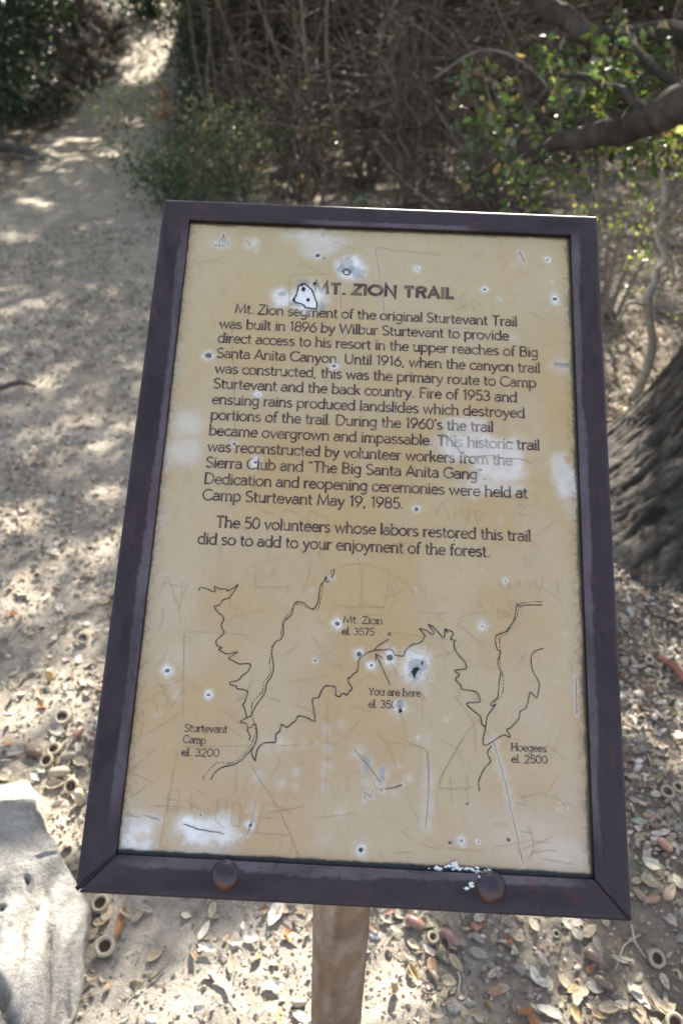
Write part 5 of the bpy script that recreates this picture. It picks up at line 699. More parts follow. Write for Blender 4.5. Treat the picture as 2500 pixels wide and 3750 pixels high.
for text, (xa, ya), (xb, yb), kind in PRINT:
    adv = [G_[ch][0] for ch in text]; tot = sum(adv)-1.6
    ln = math.hypot(xb-xa, yb-ya); sx = ln/tot
    ex, ey = (xb-xa)/ln, (yb-ya)/ln
    caph = {1: 14.9, 0: 11.2, 2: 6.7}[kind]; sy = caph/15
    wd = {1: 3.9, 0: 1.62, 2: .98}[kind]
    strokes = []; pen = -.8
    for ch in text:
        a_, st = G_[ch]
        for q_ in st:
            q2 = q_
            if kind == 1:  # heavy grotesque capitals: pull strokes inwards
                q2 = [(a_/2+(p[0]-a_/2)*.93, 1.8+p[1]*.76) for p in q_]
                if ch in '.': q2 = [(a_/2, 2.6), (a_/2, 0)]
                else:
                    q2 = [(p[0], p[1]+(1.7 if p[1] > 13 and ch in 'MNIL' else 0)-(1.8 if p[1] < 1.9 and ch in 'MNTIAR' else 0)) for p in q2]
            pts = [(xa+ex*(pen+p[0])*sx-ey*p[1]*sy, ya+ey*(pen+p[0])*sx+ex*p[1]*sy) for p in q2]
            strokes.append((pts, wd*(1.25 if ch in '.' and kind != 1 else 1), 1.0 if kind == 1 else (1.3 if kind == 0 else 1.5)))
            if kind == 2 or kind == 0:   # small wedge serifs on stems
                for e_ in (0, -1):
                    p = q_[e_]; o_ = q_[1 if e_ == 0 else -2]
                    if abs(p[0]-o_[0]) < .4 and abs(p[1]-o_[1]) > 3 and ch.isalpha():
                        s2 = (2.1 if kind == 2 else 1.6)
                        pp = [(p[0]-(s2 if not (kind == 0 and p[1] < 1) else s2*.8), p[1]), (p[0]+(s2 if p[1] < 1 or kind == 2 else .4), p[1])]
                        strokes.append(([(xa+ex*(pen+t[0])*sx-ey*t[1]*sy, ya+ey*(pen+t[0])*sx+ex*t[1]*sy) for t in pp], wd*.72, 1))
        pen += a_
    nm = {1: 'title_lettering', 0: 'text_line', 2: 'map_lettering'}[kind]
    spart(nm, print_mesh(nm, strokes, INK if kind != 2 else (.07, .05, .045)), M_ink, f'the printed words {text}')
for i, (wd, dash, pts) in enumerate(MAPLINES):
    st = []
    if dash:
        P = densify(pts, .8); k = 0; pat = [9, 2, 2, 2, 2, 2]; q_ = 0
        while k < len(P)-2:
            L_ = pat[q_ % 6]
            if q_ % 2 == 0 and L_ >= 2: st.append((P[k:min(len(P), k+L_+1)], wd, 1))
            k += L_; q_ += 1
    else:
        S = spline([(a, b, 0) for a, b in pts], 4)[:, :2] if len(pts) > 3 else np.array(densify(pts, 3))
        st.append(([tuple(p) for p in S], wd, 1))
    spart('map_line', print_mesh('map_line', st, (.065, .045, .04), .6), M_ink)
m = MB()
st_all = []
for wd, dk, pts in SCRATCHES:
    P = densify(pts, 2.5); P = [(a+.35*random.uniform(-1, 1), b+.35*random.uniform(-1, 1)) for a, b in P]
    V, Q = ribbon(P, wd*.62, .5)
    pcx = np.tile((.42, .31, .16), (len(V), 1)); LIFT[0] = (LIFT[0]+1) % 24
    a = dk*(.3+.7*sstep(.3, .6, fbm(V[:, 0]*.22, V[:, 1]*.22, 171)))[:, None]*(.95 if dk > .65 else .62)
    m.add(np.column_stack([V/1000, np.full(len(V), PZ+.0005+.00001*LIFT[0])]), [Q], pcx*(1-a)+np.array((.045, .045, .05))*a)
rs_ = np.random.default_rng(5)
for k in range(170):
    a0 = rs_.uniform(-205, 212); b0 = rs_.uniform(-275, 365) if k < 80 else rs_.uniform(-275, 30); th = rs_.uniform(0, PI); L_ = rs_.uniform(6, 40)
    P = [(a0+t*L_*math.cos(th)+2*math.sin(t*3), b0+t*L_*math.sin(th)) for t in np.linspace(0, 1, 7)]
    P = [(min(215, max(-209, x)), min(372, max(-281, y))) for x, y in P]
    V, Q = ribbon(P, .32, .4); pcx = np.tile((.42, .31, .16), (len(V), 1)); LIFT[0] = (LIFT[0]+1) % 24
    light = rs_.random() < .35; a = .35*rs_.random()+.12
    m.add(np.column_stack([V/1000, np.full(len(V), PZ+.0008+.00001*LIFT[0])]), [Q], pcx*(1-a)+np.array((.6, .6, .6) if light else (.08, .07, .06))*a)
spart('scratches', m.mesh('scratches', False), M_ink, kind='stuff')
# chipped hole outline, impact ring and black pits
def gouge(V, Q, c, lab):
    spart('gouge', mesh_np('gouge', V, Q, np.tile(c, (len(V), 1)), False), M_ink, lab)
P = densify(CHIP, 1.2); P = [(a+.4*random.uniform(-1, 1), b+.4*random.uniform(-1, 1)) for a, b in P[:-1]]; P.append(P[0])
V, Q = ribbon(P, 1.35, 1); V = V+rs_.normal(0, .16, V.shape); gouge(np.column_stack([V/1000, np.full(len(V), PZ+.0011)]), [Q], (.012, .014, .016), 'ragged black outline of the chip by the title')
for (u, v), s in zip(CHIP_DOTS, (1.8, 2.2, 1.6, 1.6, 1.7, 0)):
    if s:
        P = [(u+s*(.8+.4*random.random())*math.cos(t), v+1.25*s*(.8+.4*random.random())*math.sin(t)) for t in np.linspace(0, 2*PI, 11)[:-1]]
        gouge(np.array([(a/1000, b/1000, PZ+.00125) for a, b in P]), [np.arange(10)[None]], (.014, .016, .018), None)
P = [(RING[0]+4.0*math.cos(t)*(1+.1*math.sin(3*t)), RING[1]+3.4*math.sin(t)*(1+.12*math.sin(5*t))) for t in np.linspace(0, 2*PI, 25)]; P[-1] = P[0]
V, Q = ribbon(P, 1.3, 1); gouge(np.column_stack([V/1000, np.full(len(V), PZ+.0011)]), [Q], (.03, .035, .035), 'round impact ring above the title')
for poly in BIGPITS:
    gouge(np.array([(a/1000, b/1000, PZ+.0011) for a, b in poly[:-1]]), [np.arange(len(poly)-1)[None]], (.014, .014, .014), None)
m = MB()
for u, v in CAULK:
    for k in range(7):
        a, b = u+rs_.normal(0, 4.5), v+rs_.normal(0, 1.1); s = rs_.uniform(.5, 1.7)
        V = OCT*np.array([s*1.6, s, s*.5])/1000+np.array([a/1000, b/1000, .0005 if b < -286 else -.0035]); m.add(V, [OF], (.62, .68, .68))
spart('paint_flakes', m.mesh('paint_flakes', False), M_ink, 'whitish flakes of old paint and sealant by the right bolt', kind='stuff')

# ---- frame bars --------------------------------------------------
def frame_bar(name, a0, a1, b0, b1, seed, label=None, side=None, strip=(.5, 1)):
    """a0->a1 inner edge, b0->b1 outer edge (mm). profile swept along the bar"""
    n = 150
    prof = [(0, -6.6), (0, -1.0), (.012, -.3), (.035, 0)]+[(t, 0) for t in np.linspace(.09, .86, 16)]+[(.93, -.25), (.975, -1.0), (1.0, -2.6), (1.0, -26), (.93, -26.2), (.06, -26)]
    s = np.linspace(0, 1, n)[:, None]
    I = np.array(a0)*(1-s)+np.array(a1)*s; O = np.array(b0)*(1-s)+np.array(b1)*s
    rows = []; cols = []
    along = np.hypot(*(np.array(a1)-np.array(a0)))
    for k, (t, z) in enumerate(prof):
        xy = I*(1-t)+O*t; w_ = np.hypot(*(O-I).T)
        sd = s[:, 0]*along
        rows.append(np.column_stack([xy/1000, np.full(n, z/1000)+(.00025*(fbm(sd*.05, np.full(n, t*3.), seed)-.5) if z == 0 else 0)]))
        base = np.array([.029, .021, .027])*(.9+.3*fbm(sd*.03, np.full(n, t*1.5), seed+1))[:, None]
        # paint worn to a paler film next to the opening
        st_w = .30*(.35+.9*fbm(sd*.012, sd*0, seed+2))+.10*(fbm(sd*.25, sd*0, seed+3)-.5)
        pres = sstep(strip[0]-.03, strip[0]+.06, s[:, 0])*sstep(strip[1]+.03, strip[1]-.06, s[:, 0])
        g = (sstep(.04, -.02, t-st_w)*pres*(.55+.5*fbm(sd*.04, sd*0, seed+4)))*(z > -1.5)
        base = base*(1-g[:, None])+np.array([.10, .082, .098])*g[:, None]
        ru = sstep(.71, .76, fbm(sd*.035, np.full(n, t*3), seed+7, 6)); base = base*(1-.4*ru[:, None])+np.array([.085, .03, .024])*.4*ru[:, None]
        dk = sstep(.50, .75, fbm(sd*.02+40, np.full(n, t*2), seed+8, 6)); base = base*(1-.35*dk[:, None])
        fl = sstep(.74, .76, fbm(sd*.16, np.full(n, t*7), seed+9, 5)); base = base*(1-.4*fl[:, None])
        ch = (vnoise(sd*.9+t*31, np.full(n, t*13.), seed+10) > .988)[:, None]; base = np.where(ch & (z > -1.5), np.array([.13, .12, .13]), base)
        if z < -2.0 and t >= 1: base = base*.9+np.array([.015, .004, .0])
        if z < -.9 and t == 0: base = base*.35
        cols.append(base)
    V = np.stack(rows, 1).reshape(-1, 3); c = np.stack(cols, 1).reshape(-1, 3); m_ = len(prof)
    i = np.arange(n-1)[:, None]*m_; j = np.arange(m_)[None, :]; j2 = (j+1) % m_
    Q = np.stack([i+j, i+m_+j, i+m_+j2, i+j2], -1).reshape(-1, 4)
    e0 = np.arange(m_)[None, :]; e1 = (np.arange(m_)[::-1]+(n-1)*m_)[None, :]
    k_ = len(V); V = np.vstack([V, V[e0[0]], V[e1[0]]]); c = np.vstack([c, c[e0[0]], c[e1[0]]])
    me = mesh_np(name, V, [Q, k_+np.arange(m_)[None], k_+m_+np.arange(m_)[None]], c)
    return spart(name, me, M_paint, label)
Li, Ri, Ti, Bi = -209.7, 217.2, 374.6, -283.0
Lo, Ro, To, Bo = -241.3, 247.8, 400.4, -316.8
frame_bar('frame_rail', (Li, Ti), (Ri, Ti), (Lo, To), (Ro, To), 300, 'upper rail of the frame with a sunlit top edge', strip=(.3, .75))
g = 1.2
frame_bar('frame_stile', (Li, Bi+.5), (Li, Ti), (Lo-.9, Bo+4.5+g), (Lo, To), 320, 'left side bar of the frame', strip=(.05, .97))
frame_bar('frame_stile', (Ri, Ti), (Ri, Bi-.5), (Ro, To), (Ro+.4, Bo+.5+g), 340, 'right side bar of the frame', strip=(.0, .95))
frame_bar('frame_rail', (Ri-1.5, Bi-1.5), (Li+2.0, Bi-1.2), (Ro-2.5, Bo+.3), (Lo+2.2, Bo), 360, 'lower rail of the frame with open mitred corners', strip=(.02, .98))
# dark strips added to block light in the mitres; sealant along panel foot
m = MB()
V, Q = ribbon(densify([(Li-.5, Bi-.5), (Lo-.2, Bo+2.6)], 3), 4.2, 1); m.add(np.column_stack([V/1000, np.full(len(V), -.0016)]), [Q], (.008, .008, .009))
V, Q = ribbon(densify([(Ri+.3, Bi-1), (Ro-.6, Bo+1.2)], 3), 4.0, 1); m.add(np.column_stack([V/1000, np.full(len(V), -.0016)]), [Q], (.008, .008, .009))
V, Q = ribbon(densify([(Li+1, Bi+.2), (Ri-1, Bi+.2)], 2.5), 3.6, 1); V = V+rs_.normal(0, .35, V.shape); m.add(np.column_stack([V/1000, np.full(len(V), -.0042)+rs_.normal(0, .0002, len(V))]), [Q], (.022, .026, .028))
spart('sealant_and_gap_block', m.mesh('sealant_and_gap_block'), M_ink)
for k, (u, v) in enumerate(BOLTS):
    R_ = .0120 if k == 0 else .0125
    prof = [(R_*1.10, -.001), (R_*1.08, .0004), (R_, .0006)]+[(R_*math.cos(a), .0006+R_*.40*math.sin(a)) for a in np.linspace(.12, PI/2-.01, 9)]
    V, Q = lathe(prof, 36); V[:, 2] += 0; c = np.tile((.026, .019, .028), (len(V), 1))
    t = sstep(.25, -.8, V[:, 1]/R_)[:, None]; nn = fbm(V[:, 0]*420+k, V[:, 1]*420, 12)[:, None]
    c = c*(1-t*.75)+np.array((.075, .025, .014))*t*.75; c = c*(.65+.7*nn); V[:, 2] += (nn[:, 0]-.5)*.0005
    V[:, 0] += u/1000; V[:, 1] += v/1000
    spart('bolt_head', mesh_np('bolt_head', V, Q, c), M_steel, 'domed bolt head with rusty lower half, ' + ('left one on the lower rail' if k == 0 else 'right one on the lower rail'))
# post and bracket in world space
post = MB(); px, py, pr = .019, .565, .0368
zb, zt = HZ(px, py)-.12, .80
V, Q = tube([(px, py, z) for z in np.linspace(zb, zt, 60)], pr, 40, .012, 3); 
n1 = fbm(np.arctan2(V[:, 1]-py, V[:, 0]-px)*2+8, V[:, 2]*22, 31)[:, None]; n2 = fbm(np.arctan2(V[:, 1]-py, V[:, 0]-px)*3+8, V[:, 2]*9, 32)[:, None]
c = np.array([.25, .17, .11])*(1-sstep(.45, .7, n1))+np.array([.32, .24, .175])*sstep(.45, .7, n1)
c = c*(1-.45*sstep(.5, .72, n2))+np.array([.14, .08, .05])*.45*sstep(.5, .72, n2)
post.add(V, Q, c)
o = link('post', post.mesh('post'), M_post, sign, None, 'round rust-brown post streaked with paler wear'); o.matrix_parent_inverse = sign.matrix_basis.inverted()
br = MB(); br.add(*boxv(-.2405, .2465, -.3155, .396, -.0255, -.0125), (.02, .017, .02)); br.add(*boxv(-.06, .06, -.24, .16, -.036, -.0275), (.03, .022, .026)); br.add(*boxv(-.036, .036, -.22, .0, -.062, -.036), (.03, .022, .026))  # wide back box added to stop light leaking through the mitres
spart('mounting_bracket', br.mesh('mounting_bracket', False), M_paint)

# ---------------------------------------------------------------- oak tree on the right
oak = thing('oak_tree', 'massive dark-barked oak with flared root at right, limbs reaching over the sign', 'tree', (1.84, 2.42, HZ(1.84, 2.42)))
OI = Matrix.Translation(Vector(oak.location)).inverted()
def opart(name, me, m, label=None, kind=None, root=None):
    root = root or oak
    o = link(name, me, m, root, kind, label); o.matrix_parent_inverse = Matrix.Translation(Vector(root.location)).inverted(); return o
n = 760; zs = np.concatenate([np.linspace(-.25, 1.0, 230), np.linspace(1.03, 4.6, 60)])
A, Zt = np.meshgrid(np.linspace(0, 2*PI, n, endpoint=False)+PI/2, zs)
h = np.maximum(Zt-.02, 0)
R_ = .46+.10*np.exp(-h/1.2)
flare = np.exp(-h/.34)
lob = .5+.5*np.cos(A-math.radians(196)); lob2 = .5+.5*np.cos(A-math.radians(248)); lob3 = .5+.5*np.cos(A-math.radians(120))
R_ = R_+flare*(.10+.46*lob**10+.12*lob2**8+.2*lob3**8)+.16*np.exp(-h/.7)*lob**6
dR = np.diff(R_, axis=0, prepend=R_[:1]); dZ = np.diff(Zt, axis=0, prepend=Zt[:1]); Lp = np.cumsum(np.hypot(dR, dZ), axis=0)
AR = (A-PI/2)*6.5
wq = .5*fbm(AR*1.5, Lp*3, 407)
bk_ = fbm(AR*2.2+wq, Lp*6, 401, 4); ridge = 1-np.abs(2*fbm(AR*5.5+wq*3, Lp*8.5, 402, 3)-1); ridge = sstep(.45, 1., ridge); pl_ = fbm(AR*14, Lp*22, 405, 3)
R_ = R_+.022*(bk_-.5)+.011*(ridge-.7)+.009*(pl_-.5)
V = np.stack([1.84+R_*np.cos(A), 2.42+R_*np.sin(A), Zt+0*A], -1); V[..., 0] -= .03*np.minimum(Zt, 2)
c = np.array([.085, .075, .063])*(.5+.9*bk_)[..., None]*(.45+.7*ridge)[..., None]*(.6+.8*pl_)[..., None]
ls = sstep(.68, .72, fbm(A*24, Zt*22, 404))*.6; c = c*(1-ls[..., None])+np.array([.11, .118, .105])*ls[..., None]*.8
mm = len(zs); i = np.arange(mm-1)[:, None]*n; j = np.arange(n)[None, :]; j2 = (j+1) % n
opart('trunk', mesh_np('trunk', V.reshape(-1, 3), [np.stack([i+j, i+j2, i+n+j2, i+n+j], -1).reshape(-1, 4)], c.reshape(-1, 3)), M_bark)
def limb(pts, rad, seed, n=22, col=(.075, .063, .05), m=None):
    P = spline(pts, 12); P = P+.03*np.stack([fbm(np.arange(len(P))*.13, np.zeros(len(P))+k, seed+k, 3)-.5 for k in range(3)], -1)
    V, Q = tube(P, np.interp(np.linspace(0, 1, len(P)), np.linspace(0, 1, len(rad)), rad)*(.9+.22*fbm(np.arange(len(P))*.11, np.zeros(len(P)), seed+9, 3)), n, .09, seed)
    c = np.tile(col, (len(V), 1))*(.6+.8*fbm(V[:, 0]*30+V[:, 2]*22, V[:, 1]*30, seed))[:, None]
    return mesh_np('limb', V, Q, c)
opart('limb', limb([(1.55, 2.3, 1.55), (1.35, 2.35, 1.40), (1.199, 2.4, 1.382), (1.05, 2.6, 1.44), (.977, 2.8, 1.475), (.908, 2.9, 1.468), (.806, 2.95, 1.47), (.702, 3.0, 1.51), (.593, 3.05, 1.585), (.48, 3.15, 1.69), (.36, 3.3, 1.80), (.1, 3.5, 2.15), (-.3, 3.8, 2.6)], [.08, .05, .037, .034, .033, .033, .033, .034, .036, .034, .031, .027, .02], 411), M_bark, 'upper limb curving across the top right corner')
opart('limb', limb([(1.45, 2.1, 1.55), (1.15, 2.15, 1.42), (.95, 2.22, 1.335), (.86, 2.25, 1.29), (.785, 2.33, 1.245), (.72, 2.38, 1.215), (.66, 2.45, 1.185), (.61, 2.5, 1.16), (.56, 2.55, 1.12)], [.09, .066, .05, .047, .042, .036, .03, .022, .010], 412), M_bark, 'lower crooked limb pointing left among green leaves')
opart('limb', limb([(.79, 2.3, 1.26), (.72, 2.42, 1.32), (.66, 2.5, 1.35), (.60, 2.6, 1.34)], [.016, .012, .01, .005], 413, 8), M_bark)
opart('limb', limb([(.90, 2.3, 1.31), (.84, 2.5, 1.38), (.82, 2.6, 1.43), (.80, 2.7, 1.46)], [.016, .012, .009, .004], 414, 8), M_bark)
opart('limb', limb([(.62, 2.5, 1.17), (.50, 2.8, 1.08), (.40, 3.0, 1.0), (.30, 3.2, .96)], [.012, .009, .007, .003], 415, 8), M_bark)
for k, pts in enumerate([[(1.7, 2.2, 2.4), (1.2, 3.2, 3.4), (.4, 4.4, 4.2), (-.8, 5.8, 4.8), (-2.2, 7, 5.0)], [(1.75, 2.3, 3.2), (1.8, 4, 4.2), (1.6, 6, 5.0), (1.2, 8.5, 5.6)], [(1.7, 2.1, 2.8), (.6, 2.6, 4.2), (-.8, 3.4, 5.2), (-2.4, 4.2, 5.6)], [(1.8, 2.2, 3.6), (2.8, 3.6, 4.4), (3.8, 5.4, 5.0)]]):
    opart('limb', limb(pts, [.16, .12, .08, .05, .02], 420+k, 12), M_bark)
# leaf sprays on the limbs in view
def twigs_leaves(anchors, nper, spread, L0, L1, pal, wts, seed, root, lname, tm=M_green, droop=.3, curlw=.3, kite=False, tr=.0022):
    s = np.random.default_rng(seed); mt = MB(); LP = []
    for (ax, ay, az, n_) in anchors:
        for k in range(n_):
            d = s.normal(size=3); d[2] = d[2]*.6-droop; d /= np.linalg.norm(d)
            ln = spread*s.uniform(.5, 1.2); p0 = np.array([ax, ay, az])+s.normal(0, .02, 3)
            P = np.array([p0+d*ln*t+np.array([0, 0, -.25*ln*t*t]) + s.normal(0, .012, 3)*t for t in np.linspace(0, 1, 5)])
            V, Q = tube(P, np.linspace(tr, tr*.3, 5), 4, caps=False); mt.add(V, Q, (.14, .12, .09))
            t = s.uniform(.15, 1.05, nper)[:, None]; base = P[0]*(1-t)+P[-1]*t
            LP.append(base+s.normal(0, .022, (nper, 3)))
    LP = np.concatenate(LP); N = len(LP); L_ = s.uniform(L0, L1, N)
    V, Q, C = leaves(LP, L_, L_*s.uniform(.5, .72, N), pick(pal, N, s, .2, wts), 'any', s, kite=kite, fold=.15, curl=curlw)
    lm = MB(); lm.add(V, Q, C)
    opart('twigs', mt.mesh('twigs'), M_twig, kind='stuff', root=root)
    opart(lname, lm.mesh(lname, True), tm, kind='stuff', root=root)
GR = [(.09, .125, .05), (.06, .095, .05), (.14, .175, .075), (.26, .18, .10), (.20, .19, .14)]
twigs_leaves([(.60, 2.6, 1.33, 8), (.55, 2.55, 1.12, 8), (.72, 2.45, 1.30, 7), (.82, 2.65, 1.42, 7), (.95, 2.6, 1.4, 7), (.50, 2.8, 1.24, 5), (.62, 2.7, 1.06, 4), (.45, 2.9, 1.22, 3), (1.05, 2.6, 1.38, 7), (.9, 2.9, 1.36, 6), (.7, 2.9, 1.38, 5), (.85, 2.75, 1.25, 6), (1.0, 2.7, 1.2, 6), (.42, 2.95, 1.36, 4)], 16, .18, .026, .044, GR, [.34, .28, .2, .04, .14], 500, oak, 'leaf_spray')

# unseen crown overhead: leaves cut away along sun rays to set the sun pools
def lit(qx, qy):
    m = np.zeros(qx.shape)
    wx = qx+.10*(fbm(qx*5, qy*5, 601)-.5)+.05*(fbm(qx*17, qy*17, 603)-.5); wy = qy+.10*(fbm(qx*5+9, qy*5, 602)-.5)+.05*(fbm(qx*17+5, qy*17, 604)-.5)
    for (a, b, rx, ry, s) in POOLS:
        k = (np.abs(qx-a) < rx*1.5+.1) & (np.abs(qy-b) < ry*1.5+.1)
        m[k] = np.maximum(m[k], 1.12-np.hypot((wx[k]-a)/rx, (wy[k]-b)/ry))
    out = m > .12
    out |= (fbm(qx*5.5, qy*5.5, 611, 3) > np.where(qx > .85, .55, np.where((qx < -.9)&(qy < 8), .72, .66))) & (qy > 1.9)
    out |= (fbm(qx*8, qy*8, 617, 3) > .50) & (qx > -1.5) & (qx < .1) & (qy > 5.3) & (qy < 6.6)
    out |= (fbm(qx*9, qy*9, 615, 3) > .52) & (qx > .25) & (qx < .95) & (qy > .75) & (qy < 1.3)
    out |= (fbm(qx*7, qy*7, 616, 3) > .57) & (qx > .8) & (qx < 1.25) & (qy > 1.4) & (qy < 2.4)
    out |= (fbm(qx*14, qy*14, 613, 2) > .80) & (qy > 3.5)
    k = (qx > -.26) & (qx < .045) & (qy > -.62) & (qy < -.44); out |= k          # light raking the top rail
    return out
s = np.random.default_rng(77)
n = 330000
qx = s.uniform(-5.5, 5.5, n); qy = s.uniform(-1.5, 13, n); hz = s.uniform(3.3, 6.3, n)
cl = fbm(qx*1.3+hz, qy*1.3, 621)
keep = ~lit(qx, qy); keep &= (s.random(n) < .62+.5*cl)&~((qy > 12.3) & (qx < -1.8))
qx, qy, hz = qx[keep], qy[keep], hz[keep]
gz = .03*qy+.0075*np.clip(qy, 0, 16)**2
hz = hz+gz*.6
t = (hz-gz)/SUN.z
P = np.stack([qx+SUN.x*t, qy+SUN.y*t, hz], -1)
N = len(P); L_ = s.uniform(.055, .085, N)
V, Q, C = leaves(P, L_, L_*.62, pick([(.05, .09, .03), (.07, .12, .035), (.04, .07, .03)], N, s), 'any', s, kite=True)
cm = MB(); cm.add(V, Q, C); opart('crown', cm.mesh('crown', False), M_dgreen, kind='stuff')

# ---------------------------------------------------------------- sapling and leafy shrub at the right
sap = thing('sapling', 'slender grey-stemmed sapling leaning up through the sunlit litter at right', 'sapling', (1.25, 3.05, HZ(1.25, 3.05)))
def smesh(pts, rad, seed, col=(.30, .27, .23), n=9): 
    P = spline(pts, 8); V, Q = tube(P, np.interp(np.linspace(0, 1, len(P)), np.linspace(0, 1, len(rad)), rad), n, .14, seed)
    return mesh_np('stem', V, Q, np.tile(col, (len(V), 1))*(.75+.5*fbm(V[:, 0]*60, V[:, 2]*60, seed))[:, None])
opart('stem', smesh([(1.252, 3.06, HZ(1.25, 3.05)-.02), (1.247, 3.0, .25), (1.238, 2.95, .40), (1.19, 2.92, .53), (1.150, 2.9, .62), (1.165, 2.9, .70), (1.16, 2.9, .745)], [.024, .02, .018, .016, .019, .012, .01], 701), M_twig, root=sap)
opart('stem', smesh([(1.16, 2.9, .735), (1.18, 2.9, .78), (1.125, 2.9, .86), (1.135, 2.9, .93), (1.12, 2.9, 1.0), (1.10, 2.9, 1.06), (1.06, 2.9, 1.14), (1.09, 2.95, 1.3)], [.011, .009, .009, .011, .012, .009, .007, .004], 702, (.45, .42, .37)), M_twig, root=sap)  # sunlight on the upper stem is put into its paler colour
opart('branch', smesh([(1.165, 2.9, .60), (1.25, 2.88, .61), (1.33, 2.86, .65), (1.45, 2.84, .72)], [.008, .006, .005, .003], 703, n=6), M_twig, root=sap)
opart('branch', smesh([(1.15, 2.9, .60), (1.08, 2.88, .615), (1.06, 2.87, .58), (1.04, 2.86, .54)], [.008, .007, .005, .003], 704, n=6), M_twig, root=sap)
opart('branch', smesh([(1.12, 2.9, 1.02), (1.02, 2.9, .93), (.97, 2.9, .92)], [.005, .004, .002], 705, n=6), M_twig, root=sap)
opart('branch', smesh([(1.19, 2.9, .80), (1.22, 2.9, .74), (1.24, 2.9, .66)], [.006, .004, .002], 706, n=6), M_twig, root=sap)
YG = [(.15, .19, .06), (.10, .15, .05), (.22, .24, .11), (.28, .2, .09)]
twigs_leaves([(1.15, 2.9, .95, 5), (1.02, 2.92, .93, 5), (1.08, 2.95, 1.15, 7), (1.18, 2.9, .70, 3), (1.22, 2.95, .62, 2), (1.10, 2.95, .80, 2), (1.2, 3.0, 1.05, 4)], 5, .14, .016, .028, YG, [.38, .34, .22, .06], 710, sap, 'leaves')
sh = thing('leafy_shrub', 'sparse bright yellow-green shrub behind the upper right frame corner', 'shrub', (1.35, 4.0, HZ(1.35, 4.0)))
for k, (dx, dz) in enumerate([(-.2, .9), (.05, 1.15), (.3, 1.0), (-.05, .6), (.45, .8)]):
    opart('stem', smesh([(1.35+.02*k, 4.0, HZ(1.35, 4)-.02), (1.35+dx*.4, 4.0, .35+dz*.3), (1.35+dx*.8, 3.95, .3+dz*.8), (1.35+dx*1.1, 3.9, .3+dz)], [.012, .009, .006, .003], 720+k, (.22, .19, .15), 6), M_twig, root=sh)
twigs_leaves([(1.15, 3.9, 1.1, 9), (1.4, 3.9, 1.2, 10), (1.65, 3.9, 1.1, 10), (1.3, 3.9, .8, 7), (1.75, 3.9, .9, 6), (1.05, 3.9, .85, 6), (1.5, 3.9, .6, 4)], 7, .24, .018, .032, YG, [.36, .34, .24, .06], 730, sh, 'leaves')
lf = thing('seedling', 'tiny bright green seedling growing in the litter by the right frame edge', 'seedling', (1.02, 3.55, HZ(1.02, 3.55)))
twigs_leaves([(1.02, 3.55, HZ(1.02, 3.55)+.05, 5)], 4, .07, .02, .034, YG[:3], None, 733, lf, 'leaves', droop=-.6)

# ---------------------------------------------------------------- brush thicket
def bare_shrub(x, y, h, nst, seed, label, tw=420, lean=0., col=(.105, .085, .067), bigr=.022, leafn=60, stems=None, wid=.55):
    s = np.random.default_rng(seed); root = thing('bare_shrub', label, 'shrub', (x, y, HZ(x, y)), 'leafless brush behind the sign')
    tips = []
    z0 = HZ(x, y)
    for k in range(nst):
        a = s.uniform(0, 2*PI); sp = s.uniform(.1, wid)
        if stems and k < len(stems): pts = stems[k]; r_ = bigr*1.25
        else:
            dx, dy = math.cos(a)*sp+lean, math.sin(a)*sp*.6; hh = h*s.uniform(.65, 1.1)
            bx, by = x+s.normal(0, .10), y+s.normal(0, .10)
            pts = [(bx, by, HZ(bx, by)-.03)]+[(bx+dx*t**1.2+s.normal(0, .05), by+dy*t+s.normal(0, .05), z0+hh*t) for t in (.2, .4, .6, .8, 1.)]
            r_ = bigr*s.uniform(.35, .9)
        P = spline(pts, 5); V, Q = tube(P, np.linspace(r_, r_*.3, len(P)), 7, .2, seed+k)
        opart('stem', mesh_np('stem', V, Q, np.tile(np.array(col)*s.uniform(.8, 2.6), (len(V), 1))), M_twig, root=root); tips.append(P)
    mt = MB()
    an = np.arange(3)*2*PI/3
    al = np.concatenate(tips)
    st = al[s.integers(0, len(al), tw)]+s.normal(0, .03, (tw, 3)); D = s.normal(size=(tw, 3)); D[:, 2] = np.abs(D[:, 2])*.7+.15*s.normal(size=tw); D /= np.linalg.norm(D, axis=1)[:, None]
    Ln = s.uniform(.18, .75, tw); cc = np.array(col)*s.uniform(.6, 1.9, (tw, 1))
    t = np.array([0, .3, .6, .85, 1.])[None, :, None]; b = s.normal(0, .06, (tw, 1, 3))*Ln[:, None, None]
    P = st[:, None]+D[:, None]*Ln[:, None, None]*t+b*np.sin(t*3); P[..., 2] -= .08*Ln[:, None]*t[..., 0]**2
    V, Q, k_ = tubes(P, np.linspace(.0045, .0016, 5)[None]*np.exp(s.normal(0, .5, (tw, 1))), 3); mt.add(V, Q, np.repeat(cc, k_, 0))
    opart('twigs', mt.mesh('twigs'), M_twig, kind='stuff', root=root)
    if leafn:
        LP = al[s.integers(0, len(al), leafn)]+s.normal(0, .16, (leafn, 3)); L_ = s.uniform(.02, .045, leafn)
        V, Q, C = leaves(LP, L_, L_*.55, pick([(.16, .12, .08), (.26, .22, .16), (.08, .105, .05), (.24, .13, .07)], leafn, s, .2, [.25, .2, .47, .08]), 'any', s)
        lm = MB(); lm.add(V, Q, C); opart('dead_leaves', lm.mesh('dead_leaves', False), M_litter, kind='stuff', root=root)
